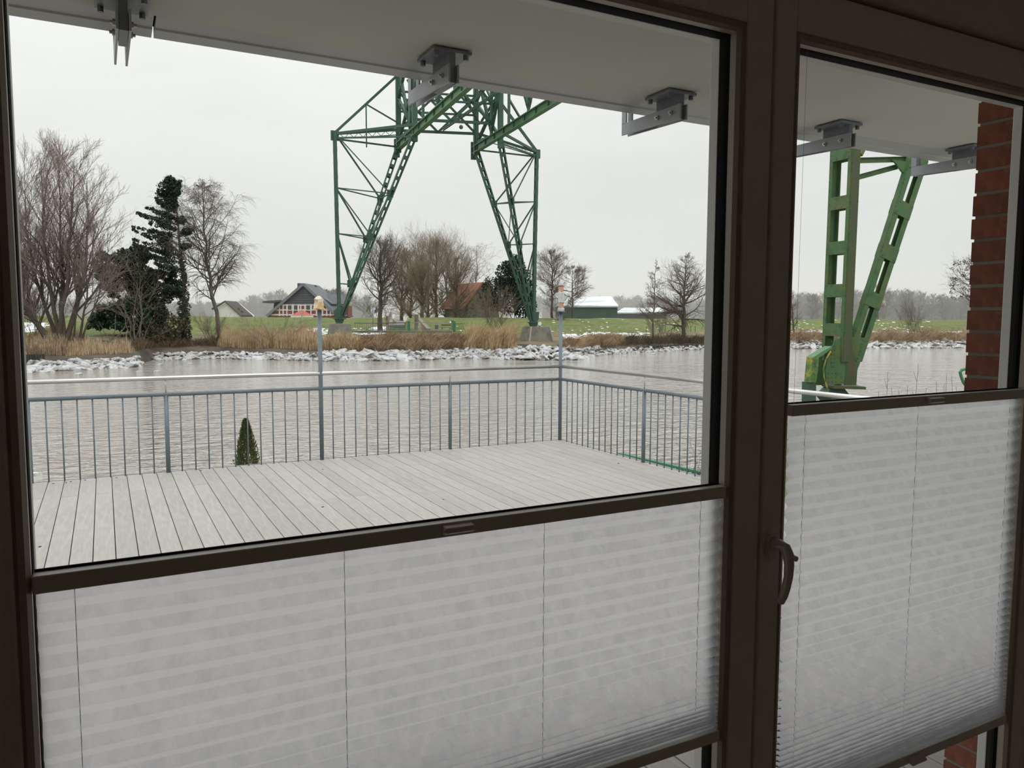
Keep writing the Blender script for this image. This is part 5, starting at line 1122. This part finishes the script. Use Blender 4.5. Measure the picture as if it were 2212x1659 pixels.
# tall dead weed stalks
rg = np.random.default_rng(8)
for (x, y, l_) in ((1918, 802, 1), (1926, 836, 0), (1984, 786, 1), (1961, 833, 0), (2001, 838, 0), (2023, 824, 0), (2045, 808, 0), (2056, 812, 0), (2040, 830, 0), (1941, 842, 0), (1898, 845, 0), (2065, 835, 0), (1972, 846, 0)):
    tp = at(x, y, 15.5); bs = V(tp[0]+rg.normal(scale=.06), tp[1]+rg.normal(scale=.1), -1.5); m = MB(); mid_ = (tp+bs)/2+V(rg.normal(scale=.03), 0, 0); m.path([bs, mid_, tp], [.006, .005, .003], 5)
    if l_: q = bs+(tp-bs)*.9; m.path([q, q+V(.1, 0, .14)], [.004, .002], 4); m.path([q-V(0, 0, .15), q+V(-.12, 0, .08)], [.004, .002], 4)
    tag(m.build('weed_stalk', M['bark']), 'thin dead weed stalk standing before the water in the right window', 'plant', 'dead weed stalks in the right window')
# twigs behind the fence
sh = MB(); c0 = at(1500, 1010, 13.2)
A = stem(V(c0[0], c0[1], -2.0), at(1498, 965, 13.2), .012, 7, rg, .08); A2 = stem(V(c0[0]+.1, c0[1], -2.0), at(1512, 975, 13.2), .01, 7, rg, .08); P0 = np.concatenate([A[0], A2[0]]); R0 = np.concatenate([A[1], A2[1]]); B = grow(P0, R0, 9, .4, 1, .8, lambda t_, L: .25+0*t_, rg, 4, up=.2, rmin=.003)
r = tag(empty('bare_shrub', V(c0[0], c0[1], -2)), 'small bare shrub behind the green picket fence', 'shrub'); link('stems', tubes_mesh('stems', [A, A2], M['bark'], 4), r); tag(link('twigs', tubes_mesh('twigs', [B, grow(*B, 4, .3, 1, .7, lambda t_, L: .1+0*t_, rg, 4, rmin=.003)], M['bark'], 3), r), kind='stuff')
# thuja tip beyond the railing
M['thuja'] = mat('thuja_green', (.06, .095, .022), .8, noise=((.13, .12, .04), 4, .45, .62))
tb = V(2.085, 13.6, -2.2); r = tag(empty('thuja', tb), 'pointed green thuja tip standing beyond the front railing', 'shrub')
MB().tube(tb, tb+V(0, 0, 1.9), .03, .008, 6).build('trunk', M['bark'], r)
rgx = np.random.default_rng(3); n = 9000; h_ = rgx.random(n)**.8*2.1; rad = .40*(1-h_/2.15)**.75; a_ = rgx.uniform(0, 2*pi, n); rr = rad*rgx.uniform(.55, 1.08, n)*(1+.18*np.sin(a_*5+h_*9))
C_ = np.stack([tb[0]+np.cos(a_)*rr, tb[1]+np.sin(a_)*rr, tb[2]+.02+h_], 1); u = np.stack([np.cos(a_)*.35, np.sin(a_)*.35, np.ones(n)], 1)+rgx.normal(scale=.25, size=(n, 3)); u = nrm(u)*rgx.uniform(.03, .06, (n, 1)); w2 = nrm(rgx.normal(size=(n, 3)))*.011
tag(link('foliage', npmesh('foliage', np.stack([C_-w2, C_+w2, C_+u], 1).reshape(-1, 3), np.arange(3*n).reshape(n, 3), M['thuja']), r), kind='stuff')

# ---------------------------------------------------------------- winter haze over the river plain
hz = bpy.data.materials.new('winter_haze'); hz.use_nodes = True; t = hz.node_tree; t.nodes.clear()
o_ = t.nodes.new('ShaderNodeOutputMaterial'); vs_ = t.nodes.new('ShaderNodeVolumeScatter'); vs_.inputs['Color'].default_value = (.95, .975, 1, 1); vs_.inputs['Density'].default_value = .0021; vs_.inputs['Anisotropy'].default_value = .0
t.links.new(vs_.outputs[0], o_.inputs['Volume'])
HP = [at(-2500, 700, 125), at(300, 700, 125), at(1106, 700, 150), at(1500, 700, 165), at(3600, 700, 190), at(3600, 700, 1300), at(-2500, 700, 1300)]
ho = MB().prism([V(p[0], p[1], -3) for p in HP], V(0, 0, 60)).build('haze', hz); ho['kind'] = 'stuff'; tag(ho, 'thin winter haze over the plain beyond the dike', 'haze')
